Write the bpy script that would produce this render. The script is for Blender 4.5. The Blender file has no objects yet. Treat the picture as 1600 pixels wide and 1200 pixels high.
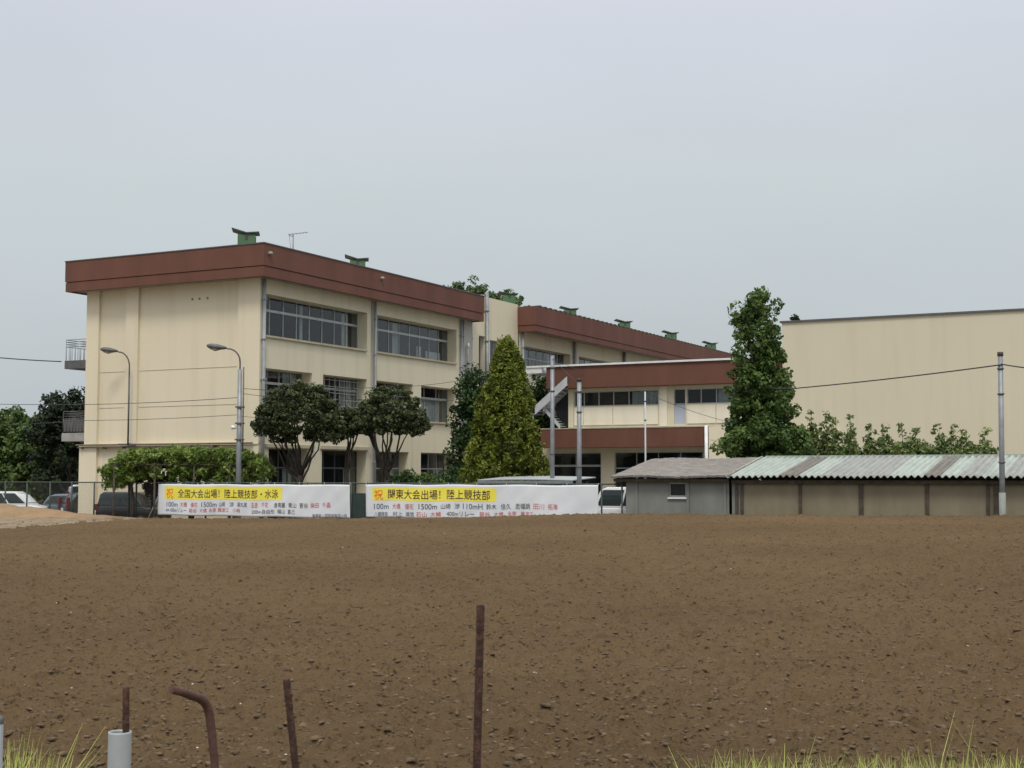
import bpy, bmesh, math, random
import numpy as np
from mathutils import Vector, Matrix
random.seed(7)
R = math.radians
scene = bpy.context.scene
C = scene.collection

# ------------------------------------------------------------------ camera, sky, sun, exposure
F_PX, PITCH, EYE = 2130.0, math.atan(142/2130.0), 2.0
cam_d = bpy.data.cameras.new('camera'); cam = bpy.data.objects.new('camera', cam_d); C.objects.link(cam)
cam_d.sensor_width = 36; cam_d.lens = 36*F_PX/1600; cam_d.clip_start = .1; cam_d.clip_end = 4000
cam.location = (0, 0, EYE); cam.rotation_euler = (R(90)+PITCH, 0, 0)
scene.camera = cam

world = bpy.data.worlds.new('World'); scene.world = world; world.use_nodes = True
nt = world.node_tree; nt.nodes.clear()
SUN_EL, SUN_AZ = R(58), R(182)             # azimuth measured clockwise from +Y: almost straight behind the camera
sky = nt.nodes.new('ShaderNodeTexSky'); sky.sky_type = 'NISHITA'; sky.sun_disc = False
sky.sun_elevation = SUN_EL; sky.sun_rotation = SUN_AZ; sky.dust_density = 4; sky.air_density = 1.2
bg1 = nt.nodes.new('ShaderNodeBackground'); bg1.inputs[1].default_value = .05
nt.links.new(sky.outputs[0], bg1.inputs[0])
tc = nt.nodes.new('ShaderNodeTexCoord'); sx = nt.nodes.new('ShaderNodeSeparateXYZ'); nt.links.new(tc.outputs['Generated'], sx.inputs[0])
cr = nt.nodes.new('ShaderNodeValToRGB'); nt.links.new(sx.outputs[2], cr.inputs[0])   # overcast cloud layer: brighter towards the zenith
els = cr.color_ramp.elements
els[0].position = 0.0; els[0].color = (.445, .48, .515, 1)
els[1].position = 1.0; els[1].color = (1.5, 1.5, 1.5, 1)
for p, c in ((.10, (.475, .52, .545, 1)), (.21, (.53, .582, .60, 1)), (.33, (.59, .617, .69, 1)), (.5, (.9, .92, .96, 1))):
    e = els.new(p); e.color = c
mp = nt.nodes.new('ShaderNodeMapping'); mp.inputs[3].default_value = (1, 1, 2.6); nt.links.new(tc.outputs['Generated'], mp.inputs[0])
nz = nt.nodes.new('ShaderNodeTexNoise'); nz.inputs['Scale'].default_value = 2.2; nz.inputs['Detail'].default_value = 4
nt.links.new(mp.outputs[0], nz.inputs['Vector'])
mr = nt.nodes.new('ShaderNodeMapRange'); mr.inputs[1].default_value = .3; mr.inputs[2].default_value = .7; mr.inputs[3].default_value = .96; mr.inputs[4].default_value = 1.04
nt.links.new(nz.outputs[0], mr.inputs[0])
bg2 = nt.nodes.new('ShaderNodeBackground'); nt.links.new(cr.outputs[0], bg2.inputs[0]); nt.links.new(mr.outputs[0], bg2.inputs[1])
ad = nt.nodes.new('ShaderNodeMixShader'); ad.inputs[0].default_value = .9
nt.links.new(bg1.outputs[0], ad.inputs[1]); nt.links.new(bg2.outputs[0], ad.inputs[2])
wo = nt.nodes.new('ShaderNodeOutputWorld'); nt.links.new(ad.outputs[0], wo.inputs[0])
sd = bpy.data.lights.new('sun', 'SUN'); sun = bpy.data.objects.new('sun', sd); C.objects.link(sun)
sd.energy = 1.5; sd.angle = R(14); sd.color = (1, .96, .88)
to_sun = Vector((math.sin(SUN_AZ)*math.cos(SUN_EL), math.cos(SUN_AZ)*math.cos(SUN_EL), math.sin(SUN_EL)))
sun.rotation_euler = to_sun.to_track_quat('Z', 'Y').to_euler(); sun.location = (0, 0, 60)
vs = scene.view_settings; vs.view_transform = 'Standard'; vs.look = 'None'; vs.gamma = 1; vs.exposure = 0.25
scene.render.engine = 'CYCLES'

# ------------------------------------------------------------------ geometry of the place
TH = R(27.3); U = Vector((math.sin(TH), math.cos(TH))); V = Vector((-U[1], U[0])); CO = Vector((-11.895, 64.0))
ROT = R(90-27.3)                            # the school's own axes: local x runs along the long front, local y along the gable
def L(x, y, z=0.0): p = CO + U*x + V*y; return Vector((p[0], p[1], z))
def toL(p): d = Vector((p[0], p[1]))-CO; return d.dot(U), d.dot(V)
cp_, sp_ = math.cos(PITCH), math.sin(PITCH)
def ray(x, y):
    a, b, c = (x-800)/F_PX, 1., (600-y)/F_PX
    return Vector((a, b*cp_-c*sp_, b*sp_+c*cp_))
def at(x, y, Y): r = ray(x, y); k = Y/r[1]; return Vector((r[0]*k, Y, EYE+r[2]*k))
def onY(x, y, s):                           # measured point on a wall local y = s -> (local x, z)
    r = ray(x, y); d = Vector((r[0], r[1])); k = (s + CO.dot(V))/d.dot(V); return (d*k-CO).dot(U), EYE+r[2]*k
def onX(x, y, t):
    r = ray(x, y); d = Vector((r[0], r[1])); k = (t + CO.dot(U))/d.dot(U); return (d*k-CO).dot(V), EYE+r[2]*k

# ------------------------------------------------------------------ materials
def srgb(r, g, b): return tuple(((c/255)/12.92 if c/255 <= .04045 else ((c/255+.055)/1.055)**2.4) for c in (r, g, b))
def mat(name, c1, c2=None, scale=3.0, rough=.8, bump=0., bscale=None, metal=0., stretch=(1, 1, 1), spec=.5, detail=6, contrast=(.35, .65), bdist=.02):
    m = bpy.data.materials.new(name); m.use_nodes = True; n = m.node_tree; b = n.nodes['Principled BSDF']
    b.inputs['Roughness'].default_value = rough; b.inputs['Metallic'].default_value = metal
    b.inputs['Specular IOR Level'].default_value = spec
    b.inputs['Base Color'].default_value = (*c1, 1)
    tc = n.nodes.new('ShaderNodeTexCoord'); mp = n.nodes.new('ShaderNodeMapping'); mp.inputs[3].default_value = stretch
    n.links.new(tc.outputs['Object'], mp.inputs[0])
    if c2:
        nz = n.nodes.new('ShaderNodeTexNoise'); nz.inputs['Scale'].default_value = scale; nz.inputs['Detail'].default_value = detail
        nz.inputs['Roughness'].default_value = .6
        n.links.new(mp.outputs[0], nz.inputs['Vector'])
        r = n.nodes.new('ShaderNodeValToRGB'); r.color_ramp.elements[0].position = contrast[0]; r.color_ramp.elements[1].position = contrast[1]
        r.color_ramp.elements[0].color = (*c1, 1); r.color_ramp.elements[1].color = (*c2, 1)
        n.links.new(nz.outputs[0], r.inputs[0]); n.links.new(r.outputs[0], b.inputs['Base Color'])
    if bump:
        nb = n.nodes.new('ShaderNodeTexNoise'); nb.inputs['Scale'].default_value = bscale or scale*4; nb.inputs['Detail'].default_value = 6
        n.links.new(mp.outputs[0], nb.inputs['Vector'])
        bp = n.nodes.new('ShaderNodeBump'); bp.inputs['Strength'].default_value = bump; bp.inputs['Distance'].default_value = bdist
        n.links.new(nb.outputs[0], bp.inputs['Height']); n.links.new(bp.outputs[0], b.inputs['Normal'])
    return m
def wall_mat(name, base, stain, dark, amt=.5):
    """painted render: broad blotches, thin rain streaks, fine grain"""
    m = bpy.data.materials.new(name); m.use_nodes = True; n = m.node_tree; b = n.nodes['Principled BSDF']; b.inputs['Roughness'].default_value = .9
    b.inputs['Specular IOR Level'].default_value = .2
    tc = n.nodes.new('ShaderNodeTexCoord')
    def noise(stretch, scale, lo, hi, detail=5):
        mp = n.nodes.new('ShaderNodeMapping'); mp.inputs[3].default_value = stretch; n.links.new(tc.outputs['Object'], mp.inputs[0])
        z = n.nodes.new('ShaderNodeTexNoise'); z.inputs['Scale'].default_value = scale; z.inputs['Detail'].default_value = detail; n.links.new(mp.outputs[0], z.inputs['Vector'])
        q = n.nodes.new('ShaderNodeMapRange'); q.inputs[1].default_value = lo; q.inputs[2].default_value = hi; n.links.new(z.outputs[0], q.inputs[0]); return q.outputs[0]
    def mix(f, a, bb, k):
        x = n.nodes.new('ShaderNodeMix'); x.data_type = 'RGBA'
        mu = n.nodes.new('ShaderNodeMath'); mu.operation = 'MULTIPLY'; mu.inputs[1].default_value = k; n.links.new(f, mu.inputs[0]); n.links.new(mu.outputs[0], x.inputs[0])
        if isinstance(a, tuple): x.inputs[6].default_value = (*a, 1)
        else: n.links.new(a, x.inputs[6])
        x.inputs[7].default_value = (*bb, 1); return x.outputs[2]
    c = mix(noise((1, 1, .6), .35, .35, .7), base, stain, .8*amt)
    c = mix(noise((1.1, 1.1, .10), 1.5, .5, .8), c, dark, .8*amt)
    c = mix(noise((1, 1, 1), 14, .4, .8), c, stain, .35*amt)
    n.links.new(c, b.inputs['Base Color'])
    nb = n.nodes.new('ShaderNodeTexNoise'); nb.inputs['Scale'].default_value = 30; n.links.new(tc.outputs['Object'], nb.inputs['Vector'])
    bp = n.nodes.new('ShaderNodeBump'); bp.inputs['Strength'].default_value = .25; bp.inputs['Distance'].default_value = .01
    n.links.new(nb.outputs[0], bp.inputs['Height']); n.links.new(bp.outputs[0], b.inputs['Normal'])
    return m
def leaf_mat(name, dark, light, trans=.25, rough=.6):
    m = bpy.data.materials.new(name); m.use_nodes = True; n = m.node_tree; b = n.nodes['Principled BSDF']; b.inputs['Roughness'].default_value = rough
    b.inputs['Specular IOR Level'].default_value = .25
    a = n.nodes.new('ShaderNodeAttribute'); a.attribute_name = 'tone'
    r = n.nodes.new('ShaderNodeValToRGB'); r.color_ramp.elements[0].color = (*dark, 1); r.color_ramp.elements[1].color = (*light, 1)
    n.links.new(a.outputs['Fac'], r.inputs[0]); n.links.new(r.outputs[0], b.inputs['Base Color'])
    t = n.nodes.new('ShaderNodeBsdfTranslucent'); n.links.new(r.outputs[0], t.inputs[0])
    mx = n.nodes.new('ShaderNodeMixShader'); mx.inputs[0].default_value = trans
    n.links.new(b.outputs[0], mx.inputs[1]); n.links.new(t.outputs[0], mx.inputs[2]); n.links.new(mx.outputs[0], n.nodes['Material Output'].inputs[0])
    return m
def glass_mat(name, tint=(.82, .86, .87), clear=.9):
    m = bpy.data.materials.new(name); m.use_nodes = True; n = m.node_tree; n.nodes.remove(n.nodes['Principled BSDF'])
    tr = n.nodes.new('ShaderNodeBsdfTransparent'); tr.inputs[0].default_value = (*tint, 1)
    gl = n.nodes.new('ShaderNodeBsdfGlossy'); gl.inputs['Roughness'].default_value = .04; gl.inputs[0].default_value = (1, 1, 1, 1)
    lw = n.nodes.new('ShaderNodeLayerWeight'); lw.inputs[0].default_value = .5
    pw_ = n.nodes.new('ShaderNodeMath'); pw_.operation = 'POWER'; pw_.inputs[1].default_value = 3.5; n.links.new(lw.outputs['Facing'], pw_.inputs[0])
    fr = n.nodes.new('ShaderNodeMapRange'); fr.inputs[3].default_value = .018; fr.inputs[4].default_value = .7; n.links.new(pw_.outputs[0], fr.inputs[0])
    df = n.nodes.new('ShaderNodeBsdfDiffuse'); df.inputs[0].default_value = (.05, .055, .06, 1)
    m1 = n.nodes.new('ShaderNodeMixShader'); m1.inputs[0].default_value = 1-clear; n.links.new(tr.outputs[0], m1.inputs[1]); n.links.new(df.outputs[0], m1.inputs[2])
    mx = n.nodes.new('ShaderNodeMixShader'); n.links.new(fr.outputs[0], mx.inputs[0]); n.links.new(m1.outputs[0], mx.inputs[1]); n.links.new(gl.outputs[0], mx.inputs[2])
    n.links.new(mx.outputs[0], n.nodes['Material Output'].inputs[0]); return m
M = {}
M['cream'] = wall_mat('cream_render', (.70, .63, .475), (.645, .575, .43), (.46, .40, .28), .42)
M['cream_side'] = wall_mat('cream_front_render', (.66, .61, .46), (.60, .55, .41), (.40, .36, .27), .45)
M['gym'] = wall_mat('gym_render', (.61, .555, .42), (.575, .515, .385), (.50, .43, .31), .45)
M['panel'] = wall_mat('pale_panel', (.78, .73, .60), (.70, .66, .54), (.5, .46, .38), .4)
M['brown'] = mat('brown_fascia', (.150, .064, .043), (.118, .050, .035), scale=.8, rough=.7, stretch=(1, 1, .3), bump=.1, bscale=20, spec=.3)
M['brown_dark'] = mat('brown_groove', (.07, .03, .024), rough=.9)
M['grey_pipe'] = mat('grey_pipe', (.30, .32, .33), (.22, .235, .245), scale=2, rough=.6)
M['pilaster'] = wall_mat('grey_pilaster', (.40, .39, .35), (.34, .33, .29), (.24, .23, .2), .6)
M['alu'] = mat('window_aluminium', (.42, .44, .45), (.33, .35, .36), scale=4, rough=.45, metal=.3)
M['alu_dark'] = mat('bronze_frame', (.10, .10, .10), rough=.5, metal=.3)
M['glass'] = glass_mat('window_glass')
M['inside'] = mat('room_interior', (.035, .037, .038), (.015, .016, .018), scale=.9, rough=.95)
M['curtain'] = mat('curtain', (.80, .80, .76), (.60, .60, .57), scale=6, rough=.95, stretch=(8, 8, .3))
M['concrete'] = mat('concrete', (.34, .33, .31), (.25, .245, .23), scale=2, rough=.92, bump=.3)
M['sill'] = mat('sill_concrete', (.46, .42, .31), (.36, .32, .23), scale=3, rough=.9)
M['green_metal'] = mat('green_vent_metal', (.055, .14, .065), (.11, .12, .055), scale=3, rough=.7, contrast=(.45, .75))
M['green_roof'] = mat('weathered_vent_roof', (.035, .05, .04), (.06, .065, .055), scale=4, rough=.8)
M['steel'] = mat('galvanised_steel', (.26, .275, .295), (.19, .205, .22), scale=3, rough=.5, metal=.35)
M['steel_dark'] = mat('dull_steel', (.13, .13, .13), (.09, .09, .09), scale=4, rough=.6, metal=.3)
M['white'] = mat('white_paint', (.75, .76, .76), (.62, .63, .63), scale=3, rough=.6)
M['rust'] = mat('rust', (.038, .017, .012), (.10, .046, .030), scale=55, rough=.95, bump=1, bscale=260, bdist=.004, contrast=(.45, .66))
M['rust_light'] = mat('rust_smooth', (.10, .045, .032), (.055, .026, .02), scale=60, rough=.85, bump=.5, bscale=160, bdist=.002)
M['pvc'] = mat('grey_pvc', (.35, .37, .38), (.28, .30, .31), scale=14, rough=.45, contrast=(.3, .8))
M['sleeve'] = mat('grey_green_sleeve', (.26, .28, .26), (.20, .22, .20), scale=3, rough=.7)
M['stair_grey'] = mat('pale_grey_stair_paint', (.50, .52, .54), (.40, .42, .44), scale=2, rough=.6)
M['cable'] = mat('black_cable', (.035, .035, .04), rough=.7)
M['fence_green'] = mat('fence_green_paint', (.05, .075, .06), (.035, .05, .042), scale=5, rough=.6)
M['wire'] = mat('fence_wire', (.10, .12, .11), rough=.6, metal=.3)
M['net'] = mat('green_windbreak', (.028, .052, .045), (.018, .036, .032), scale=4, rough=.9, stretch=(1, 1, 1), bump=.3, bscale=30)
M['banner'] = mat('banner_vinyl', (.70, .72, .75), (.60, .63, .66), scale=1.1, rough=.55, contrast=(.3, .8))
M['yellow'] = mat('banner_yellow', (.82, .72, .08), rough=.6)
M['ink_dark'] = mat('banner_dark_ink', (.055, .028, .045), rough=.6)
M['ink_navy'] = mat('banner_navy_ink', (.06, .065, .13), rough=.6)
M['ink_red'] = mat('banner_red_ink', (.55, .09, .10), rough=.6)
M['ink_orange'] = mat('banner_orange_ink', (.80, .16, .02), rough=.6)
M['slate'] = mat('old_slate_roof', (.24, .22, .20), (.14, .125, .11), scale=5, rough=.95, bump=.6, bscale=9, stretch=(1.6, .5, 1), bdist=.03)
M['sheet_teal'] = mat('teal_sheet', (.36, .41, .365), (.28, .315, .28), scale=3, rough=.75, stretch=(.4, 2, 1))
M['sheet_grey'] = mat('grey_sheet', (.30, .31, .295), (.23, .235, .22), scale=3, rough=.85, stretch=(.4, 2, 1))
M['sheet_brown'] = mat('brown_sheet', (.19, .175, .155), (.13, .12, .105), scale=4, rough=.9, stretch=(.4, 2, 1))
M['shed_grey'] = mat('grey_shed_wall', (.215, .22, .20), (.165, .17, .15), scale=1.3, rough=.85, stretch=(1, 1, .5))
M['shed_tan'] = mat('tan_shed_wall', (.235, .205, .14), (.185, .16, .105), scale=1.3, rough=.85, stretch=(1, 1, .5))
M['timber'] = mat('weathered_timber', (.09, .075, .055), (.05, .04, .03), scale=6, rough=.95)
M['bark'] = mat('bark', (.055, .045, .035), (.028, .022, .017), scale=5, rough=.95, bump=.6, stretch=(3, 3, .6))
M['rubber'] = mat('tyre_rubber', (.02, .02, .02), rough=.9)
M['lens'] = mat('lamp_glass', (.25, .23, .18), rough=.35)
M['red_lens'] = mat('tail_light_red', (.13, .008, .012), rough=.3)
M['car_glass'] = mat('car_glass', (.02, .028, .028), rough=.08)
M['plate'] = mat('number_plate_yellow', (.6, .5, .06), rough=.5)
M['ledger'] = mat('stain_dark', (.22, .18, .12), (.15, .12, .08), scale=5, rough=.95)

# ------------------------------------------------------------------ mesh helpers
def finish(o, mats, parent=None, smooth=False, smooth_faces=None):
    for m in (mats if isinstance(mats, (list, tuple)) else [mats]): o.data.materials.append(m)
    C.objects.link(o)
    if parent is not None: o.parent = parent
    if smooth: o.data.polygons.foreach_set('use_smooth', [True]*len(o.data.polygons))
    return o
class MB:
    def __init__(s): s.v = []; s.f = []; s.sm = []
    def add(s, vs, fs, sm=False):
        n = len(s.v); s.v += [tuple(p) for p in vs]; s.f += [tuple(i+n for i in f) for f in fs]; s.sm += [sm]*len(fs); return s
    def box(s, x0, x1, y0, y1, z0, z1, X=None):
        vs = [Vector((x, y, z)) for z in (z0, z1) for y in (y0, y1) for x in (x0, x1)]
        if X is not None: vs = [X @ p for p in vs]
        return s.add(vs, [(0, 2, 3, 1), (4, 5, 7, 6), (0, 1, 5, 4), (2, 6, 7, 3), (0, 4, 6, 2), (1, 3, 7, 5)])
    def quad(s, a, b, c, d): return s.add([a, b, c, d], [(0, 1, 2, 3)])
    def prism(s, prof, h0, h1, axis='y', X=None):
        """closed profile in the two other axes, extruded along axis"""
        n = len(prof); vs = []
        for h in (h0, h1):
            for a, b in prof:
                p = Vector((a, h, b)) if axis == 'y' else (Vector((h, a, b)) if axis == 'x' else Vector((a, b, h)))
                vs.append(X @ p if X is not None else p)
        fs = [tuple(range(n)), tuple(range(2*n-1, n-1, -1))]+[(i, i+n, (i+1) % n+n, (i+1) % n) for i in range(n)]
        return s.add(vs, fs)
    def tube(s, pts, rad, n=8, caps=True):
        pts = [Vector(p) for p in pts]; k = len(pts)
        if not isinstance(rad, (list, tuple)): rad = [rad]*k
        ref = Vector((0.31, .17, .93)); vs = []; prev = None
        for i, p in enumerate(pts):
            d = (pts[min(i+1, k-1)]-pts[max(i-1, 0)]).normalized()
            if prev is None:
                a = d.cross(ref if abs(d.dot(ref)) < .9 else Vector((1, 0, 0))).normalized()
            else: a = (prev-d*prev.dot(d)).normalized()
            prev = a; b = d.cross(a)
            for j in range(n):
                t = 2*math.pi*j/n; vs.append(p+(a*math.cos(t)+b*math.sin(t))*rad[i])
        fs = [(i*n+j, i*n+(j+1) % n, (i+1)*n+(j+1) % n, (i+1)*n+j) for i in range(k-1) for j in range(n)]
        s.add(vs, fs, True)
        if caps: s.f.append(tuple(len(s.v)-k*n+j for j in range(n-1, -1, -1))); s.f.append(tuple(len(s.v)-n+j for j in range(n))); s.sm += [False]*2
        return s
    def lathe(s, prof, c=(0, 0, 0), n=20, axis='z'):
        vs = []
        for r, h in prof:
            for j in range(n):
                t = 2*math.pi*j/n; p = (r*math.cos(t), r*math.sin(t), h) if axis == 'z' else (r*math.cos(t), h, r*math.sin(t))
                vs.append((p[0]+c[0], p[1]+c[1], p[2]+c[2]))
        fs = [(i*n+j, i*n+(j+1) % n, (i+1)*n+(j+1) % n, (i+1)*n+j) for i in range(len(prof)-1) for j in range(n)]
        return s.add(vs, fs, True)
    def build(s, name, m, parent=None):
        me = bpy.data.meshes.new(name); me.from_pydata(s.v, [], s.f)
        me.polygons.foreach_set('use_smooth', s.sm); me.update()
        bm = bmesh.new(); bm.from_mesh(me); bmesh.ops.recalc_face_normals(bm, faces=bm.faces); bm.to_mesh(me); bm.free()
        return finish(bpy.data.objects.new(name, me), m, parent)
def tag(o, label=None, cat=None, group=None, kind=None):
    if label: o['label'] = label
    if cat: o['category'] = cat
    if group: o['group'] = group
    if kind: o['kind'] = kind
    return o
def thing(name, label, cat, loc=(0, 0, 0), rz=0., group=None):
    o = bpy.data.objects.new(name, None); C.objects.link(o); o.location = loc; o.rotation_euler = (0, 0, rz); o.empty_display_size = .3
    return tag(o, label, cat, group)
def kids(o): return [c for c in C.objects if c.parent == o]
def copy_tree(o, parent=None):
    ch = kids(o); c = o.copy(); C.objects.link(c)
    if parent is not None: c.parent = parent
    for k in ch: copy_tree(k, c)
    return c
def grid_mesh(name, P, m, parent=None, smooth=True, tone=None):
    """P: (rows, cols, 3) numpy array"""
    r, c = P.shape[:2]; me = bpy.data.meshes.new(name); me.vertices.add(r*c); me.vertices.foreach_set('co', P.reshape(-1).astype(np.float32))
    i = (np.arange(r-1)[:, None]*c+np.arange(c-1)[None, :]).reshape(-1)
    q = np.stack([i, i+1, i+c+1, i+c], 1).astype(np.int32); n = len(q)
    me.loops.add(n*4); me.loops.foreach_set('vertex_index', q.reshape(-1)); me.polygons.add(n)
    me.polygons.foreach_set('loop_start', np.arange(n, dtype=np.int32)*4); me.polygons.foreach_set('use_smooth', np.full(n, smooth))
    me.update(calc_edges=True); me.validate()
    return finish(bpy.data.objects.new(name, me), m, parent)
def quads(name, Q, tone, m, parent=None):
    """Q: (N,4,3) loose quads, tone: (N,)"""
    N = len(Q); me = bpy.data.meshes.new(name); me.vertices.add(N*4); me.vertices.foreach_set('co', Q.reshape(-1).astype(np.float32))
    me.loops.add(N*4); me.loops.foreach_set('vertex_index', np.arange(N*4, dtype=np.int32)); me.polygons.add(N)
    me.polygons.foreach_set('loop_start', np.arange(N, dtype=np.int32)*4); me.update(calc_edges=True)
    a = me.attributes.new('tone', 'FLOAT', 'POINT'); a.data.foreach_set('value', np.repeat(np.clip(tone, 0, 1), 4).astype(np.float32))
    return finish(bpy.data.objects.new(name, me), m, parent)

# value noise in numpy
def vnoise(x, y, seed):
    xi = np.floor(x).astype(np.int64); yi = np.floor(y).astype(np.int64); fx = x-xi; fy = y-yi
    fx = fx*fx*(3-2*fx); fy = fy*fy*(3-2*fy)
    def h(a, b):
        n = (a*374761393+b*668265263+seed*974711) & 0x7fffffff; n = ((n ^ (n >> 13))*1274126177) & 0x7fffffff
        return ((n ^ (n >> 16)) & 0xffff)/65535.0
    return (h(xi, yi)*(1-fx)+h(xi+1, yi)*fx)*(1-fy)+(h(xi, yi+1)*(1-fx)+h(xi+1, yi+1)*fx)*fy

# ================================================================== SETTING: ground and field
FX = -5.097                                  # the fence and sheds stand on local x = FX
def crest(yl):                               # height of the field's far edge along the fence (local y)
    return np.interp(yl, [-60, -34, -21, -10, -2, 6, 60], [.66, .66, .58, .25, .15, .08, .05])
YARD = -.42
def field_h(x, y):
    dx, dy = x-CO[0], y-CO[1]; lx = dx*U[0]+dy*U[1]; ly = dx*V[0]+dy*V[1]
    d = FX-lx                                # distance in front of the fence
    k = np.clip(1-(d-.6)/38, 0, 1); h = crest(ly)*k*k*(3-2*k)
    fall = np.clip((.9-d)/1.2, 0, 1); h = h*(1-fall)+(YARD+.1)*fall
    near = np.clip((8.6-y)/2.2, 0, 1); h = h+.32*near*near*(3-2*near)
    return h
def field_detail(x, y):
    n = (vnoise(x*.35, y*.35, 1)-.5)*.05+(vnoise(x*1.7+3, y*1.7, 2)-.5)*.05+(vnoise(x*5, y*5+9, 3)-.5)*.055
    c = vnoise(x*11, y*11, 4); n = n+np.clip(c-.58, 0, 1)*.13
    c2 = vnoise(x*23+7, y*23, 5); n = n+np.clip(c2-.5, 0, 1)*.07
    ang = .25; rows = np.sin((x*math.sin(ang)+y*math.cos(ang))*2*math.pi/.9)*.008
    return n+rows
yard = MB(); yard.quad((-1500, 20, YARD-.03), (1500, 20, YARD-.03), (1500, 2500, YARD-.03), (-1500, 2500, YARD-.03))
yard.quad((-1500, -600, YARD-.03), (1500, -600, YARD-.03), (1500, 20, YARD-.03), (-1500, 20, YARD-.03))
M['yard'] = mat('yard_gravel', (.20, .18, .15), (.13, .12, .10), scale=2, rough=.95, bump=.3)
tag(yard.build('ground', M['yard']), kind='structure')
# soil material
ms = bpy.data.materials.new('tilled_soil'); ms.use_nodes = True; n = ms.node_tree; b = n.nodes['Principled BSDF']; b.inputs['Roughness'].default_value = 1; b.inputs['Specular IOR Level'].default_value = .1
tc = n.nodes.new('ShaderNodeTexCoord')
def nz_(scale, detail, lo, hi):
    z = n.nodes.new('ShaderNodeTexNoise'); z.inputs['Scale'].default_value = scale; z.inputs['Detail'].default_value = detail; n.links.new(tc.outputs['Object'], z.inputs['Vector'])
    q = n.nodes.new('ShaderNodeMapRange'); q.inputs[1].default_value = lo; q.inputs[2].default_value = hi; n.links.new(z.outputs[0], q.inputs[0]); return q.outputs[0]
def mx_(f, a, c):
    x = n.nodes.new('ShaderNodeMix'); x.data_type = 'RGBA'; n.links.new(f, x.inputs[0])
    if isinstance(a, tuple): x.inputs[6].default_value = (*a, 1)
    else: n.links.new(a, x.inputs[6])
    x.inputs[7].default_value = (*c, 1); return x.outputs[2]
c = mx_(nz_(.15, 4, .35, .7), (.150, .100, .053), (.112, .075, .040))
c = mx_(nz_(3.5, 6, .55, .75), c, (.098, .066, .035))
c = mx_(nz_(9, 5, .64, .70), c, (.042, .029, .016))
c = mx_(nz_(26, 3, .70, .74), c, (.18, .13, .075))
c = mx_(nz_(17, 4, .60, .68), c, (.058, .040, .022))
c = mx_(nz_(38, 3, .60, .70), c, (.075, .050, .028))
n.links.new(c, b.inputs['Base Color'])
z = n.nodes.new('ShaderNodeTexNoise'); z.inputs['Scale'].default_value = 16; z.inputs['Detail'].default_value = 9; z.inputs['Roughness'].default_value = .75; n.links.new(tc.outputs['Object'], z.inputs['Vector'])
bp = n.nodes.new('ShaderNodeBump'); bp.inputs['Strength'].default_value = 1; bp.inputs['Distance'].default_value = .05; n.links.new(z.outputs[0], bp.inputs['Height']); n.links.new(bp.outputs[0], b.inputs['Normal'])
M['soil'] = ms
rows, cols = 760, 860
yy = np.exp(np.linspace(math.log(6.6), math.log(70.0), rows)); tt = np.linspace(-.62, .62, cols)
Y, T = np.meshgrid(yy, tt, indexing='ij'); X = T*(Y+2.0)
# keep the sheet on the near side of the fence: slide points that lie beyond it back along the ray
den = T*U[0]+U[1]
ymax = (FX+.3+CO.dot(U)-2.0*T*U[0])/den
Yc = yy[:, None]*0+np.exp(math.log(6.6)+np.linspace(0, 1, rows)[:, None]*(np.log(ymax)-math.log(6.6)))
Xc = T*(Yc+2.0)
Zc = field_h(Xc, Yc)+field_detail(Xc, Yc)
tag(grid_mesh('field', np.stack([Xc, Yc, Zc], 2), M['soil']), kind='structure')
# field to either side and the verge the photographer stands on
M['verge'] = mat('verge_soil', (.13, .10, .055), (.09, .085, .035), scale=4, rough=1, bump=.5)
vx = np.linspace(-14, 14, 160); vy = np.linspace(-5, 6.9, 90); YY, XX = np.meshgrid(vy, vx, indexing='ij')
ZZ = .34+(vnoise(XX*2, YY*2, 11)-.5)*.06-.05*np.clip((YY-6.2)/.7, 0, 1)
tag(grid_mesh('verge', np.stack([XX, YY, ZZ], 2), M['verge']), kind='structure')
# dry grassy strip and the low bank of orange earth at the far left of the field
M['bank'] = mat('orange_earth', (.29, .185, .10), (.19, .135, .078), scale=1.2, rough=1, bump=.5, bscale=12, stretch=(1, 1, 1), contrast=(.35, .7))
M['strip'] = mat('dry_strip', (.25, .195, .125), (.15, .11, .068), scale=1.6, rough=1, bump=.5, bscale=14)
dd = .25+22*np.linspace(0, 1, 260)**1.6; w = np.linspace(0, 1, 320)
left = np.interp(dd, [.25, 1.2, 1.7, 6.6, 12.7, 22.3], [-18, -17, .3, -1.2, -2.7, -5.2])
DD, W = np.meshgrid(dd, w, indexing='ij'); LF = left[:, None]; LY = LF+(34-LF)*W**1.5; LY = LY+(vnoise(DD*.8, DD*0+3, 25)-.5)*.9*np.clip(1-W*3, 0, 1)*(DD > 1.6)
Xs = CO[0]+U[0]*(FX-DD)+V[0]*LY; Ys = CO[1]+U[1]*(FX-DD)+V[1]*LY
edge_ = np.minimum(np.clip((LY-LF)/.7, 0, 1)+(DD < 1.7)*1., 1)*np.clip((22.2-DD)/2, 0, 1)
Zs = field_h(Xs, Ys)+(vnoise(Xs*.9, Ys*.9, 21)-.5)*.05+(vnoise(Xs*4, Ys*4, 22)-.5)*.05+.11*edge_-.06
Zs = Zs-.05*(DD < 1.7)
tag(grid_mesh('path', np.stack([Xs, Ys, Zs], 2), M['strip']), kind='structure')
ly = np.linspace(1.9, 34, 240); w = np.linspace(0, 1, 40); LY, W = np.meshgrid(ly, w, indexing='ij')
hgt = np.interp(ly, [1.9, 4.2, 6.5, 9, 14, 34], [0, .12, .42, .60, .60, .6])[:, None]
wid = np.interp(ly, [1.9, 6, 10, 34], [.8, 2.6, 4.0, 4.5])[:, None]
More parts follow.
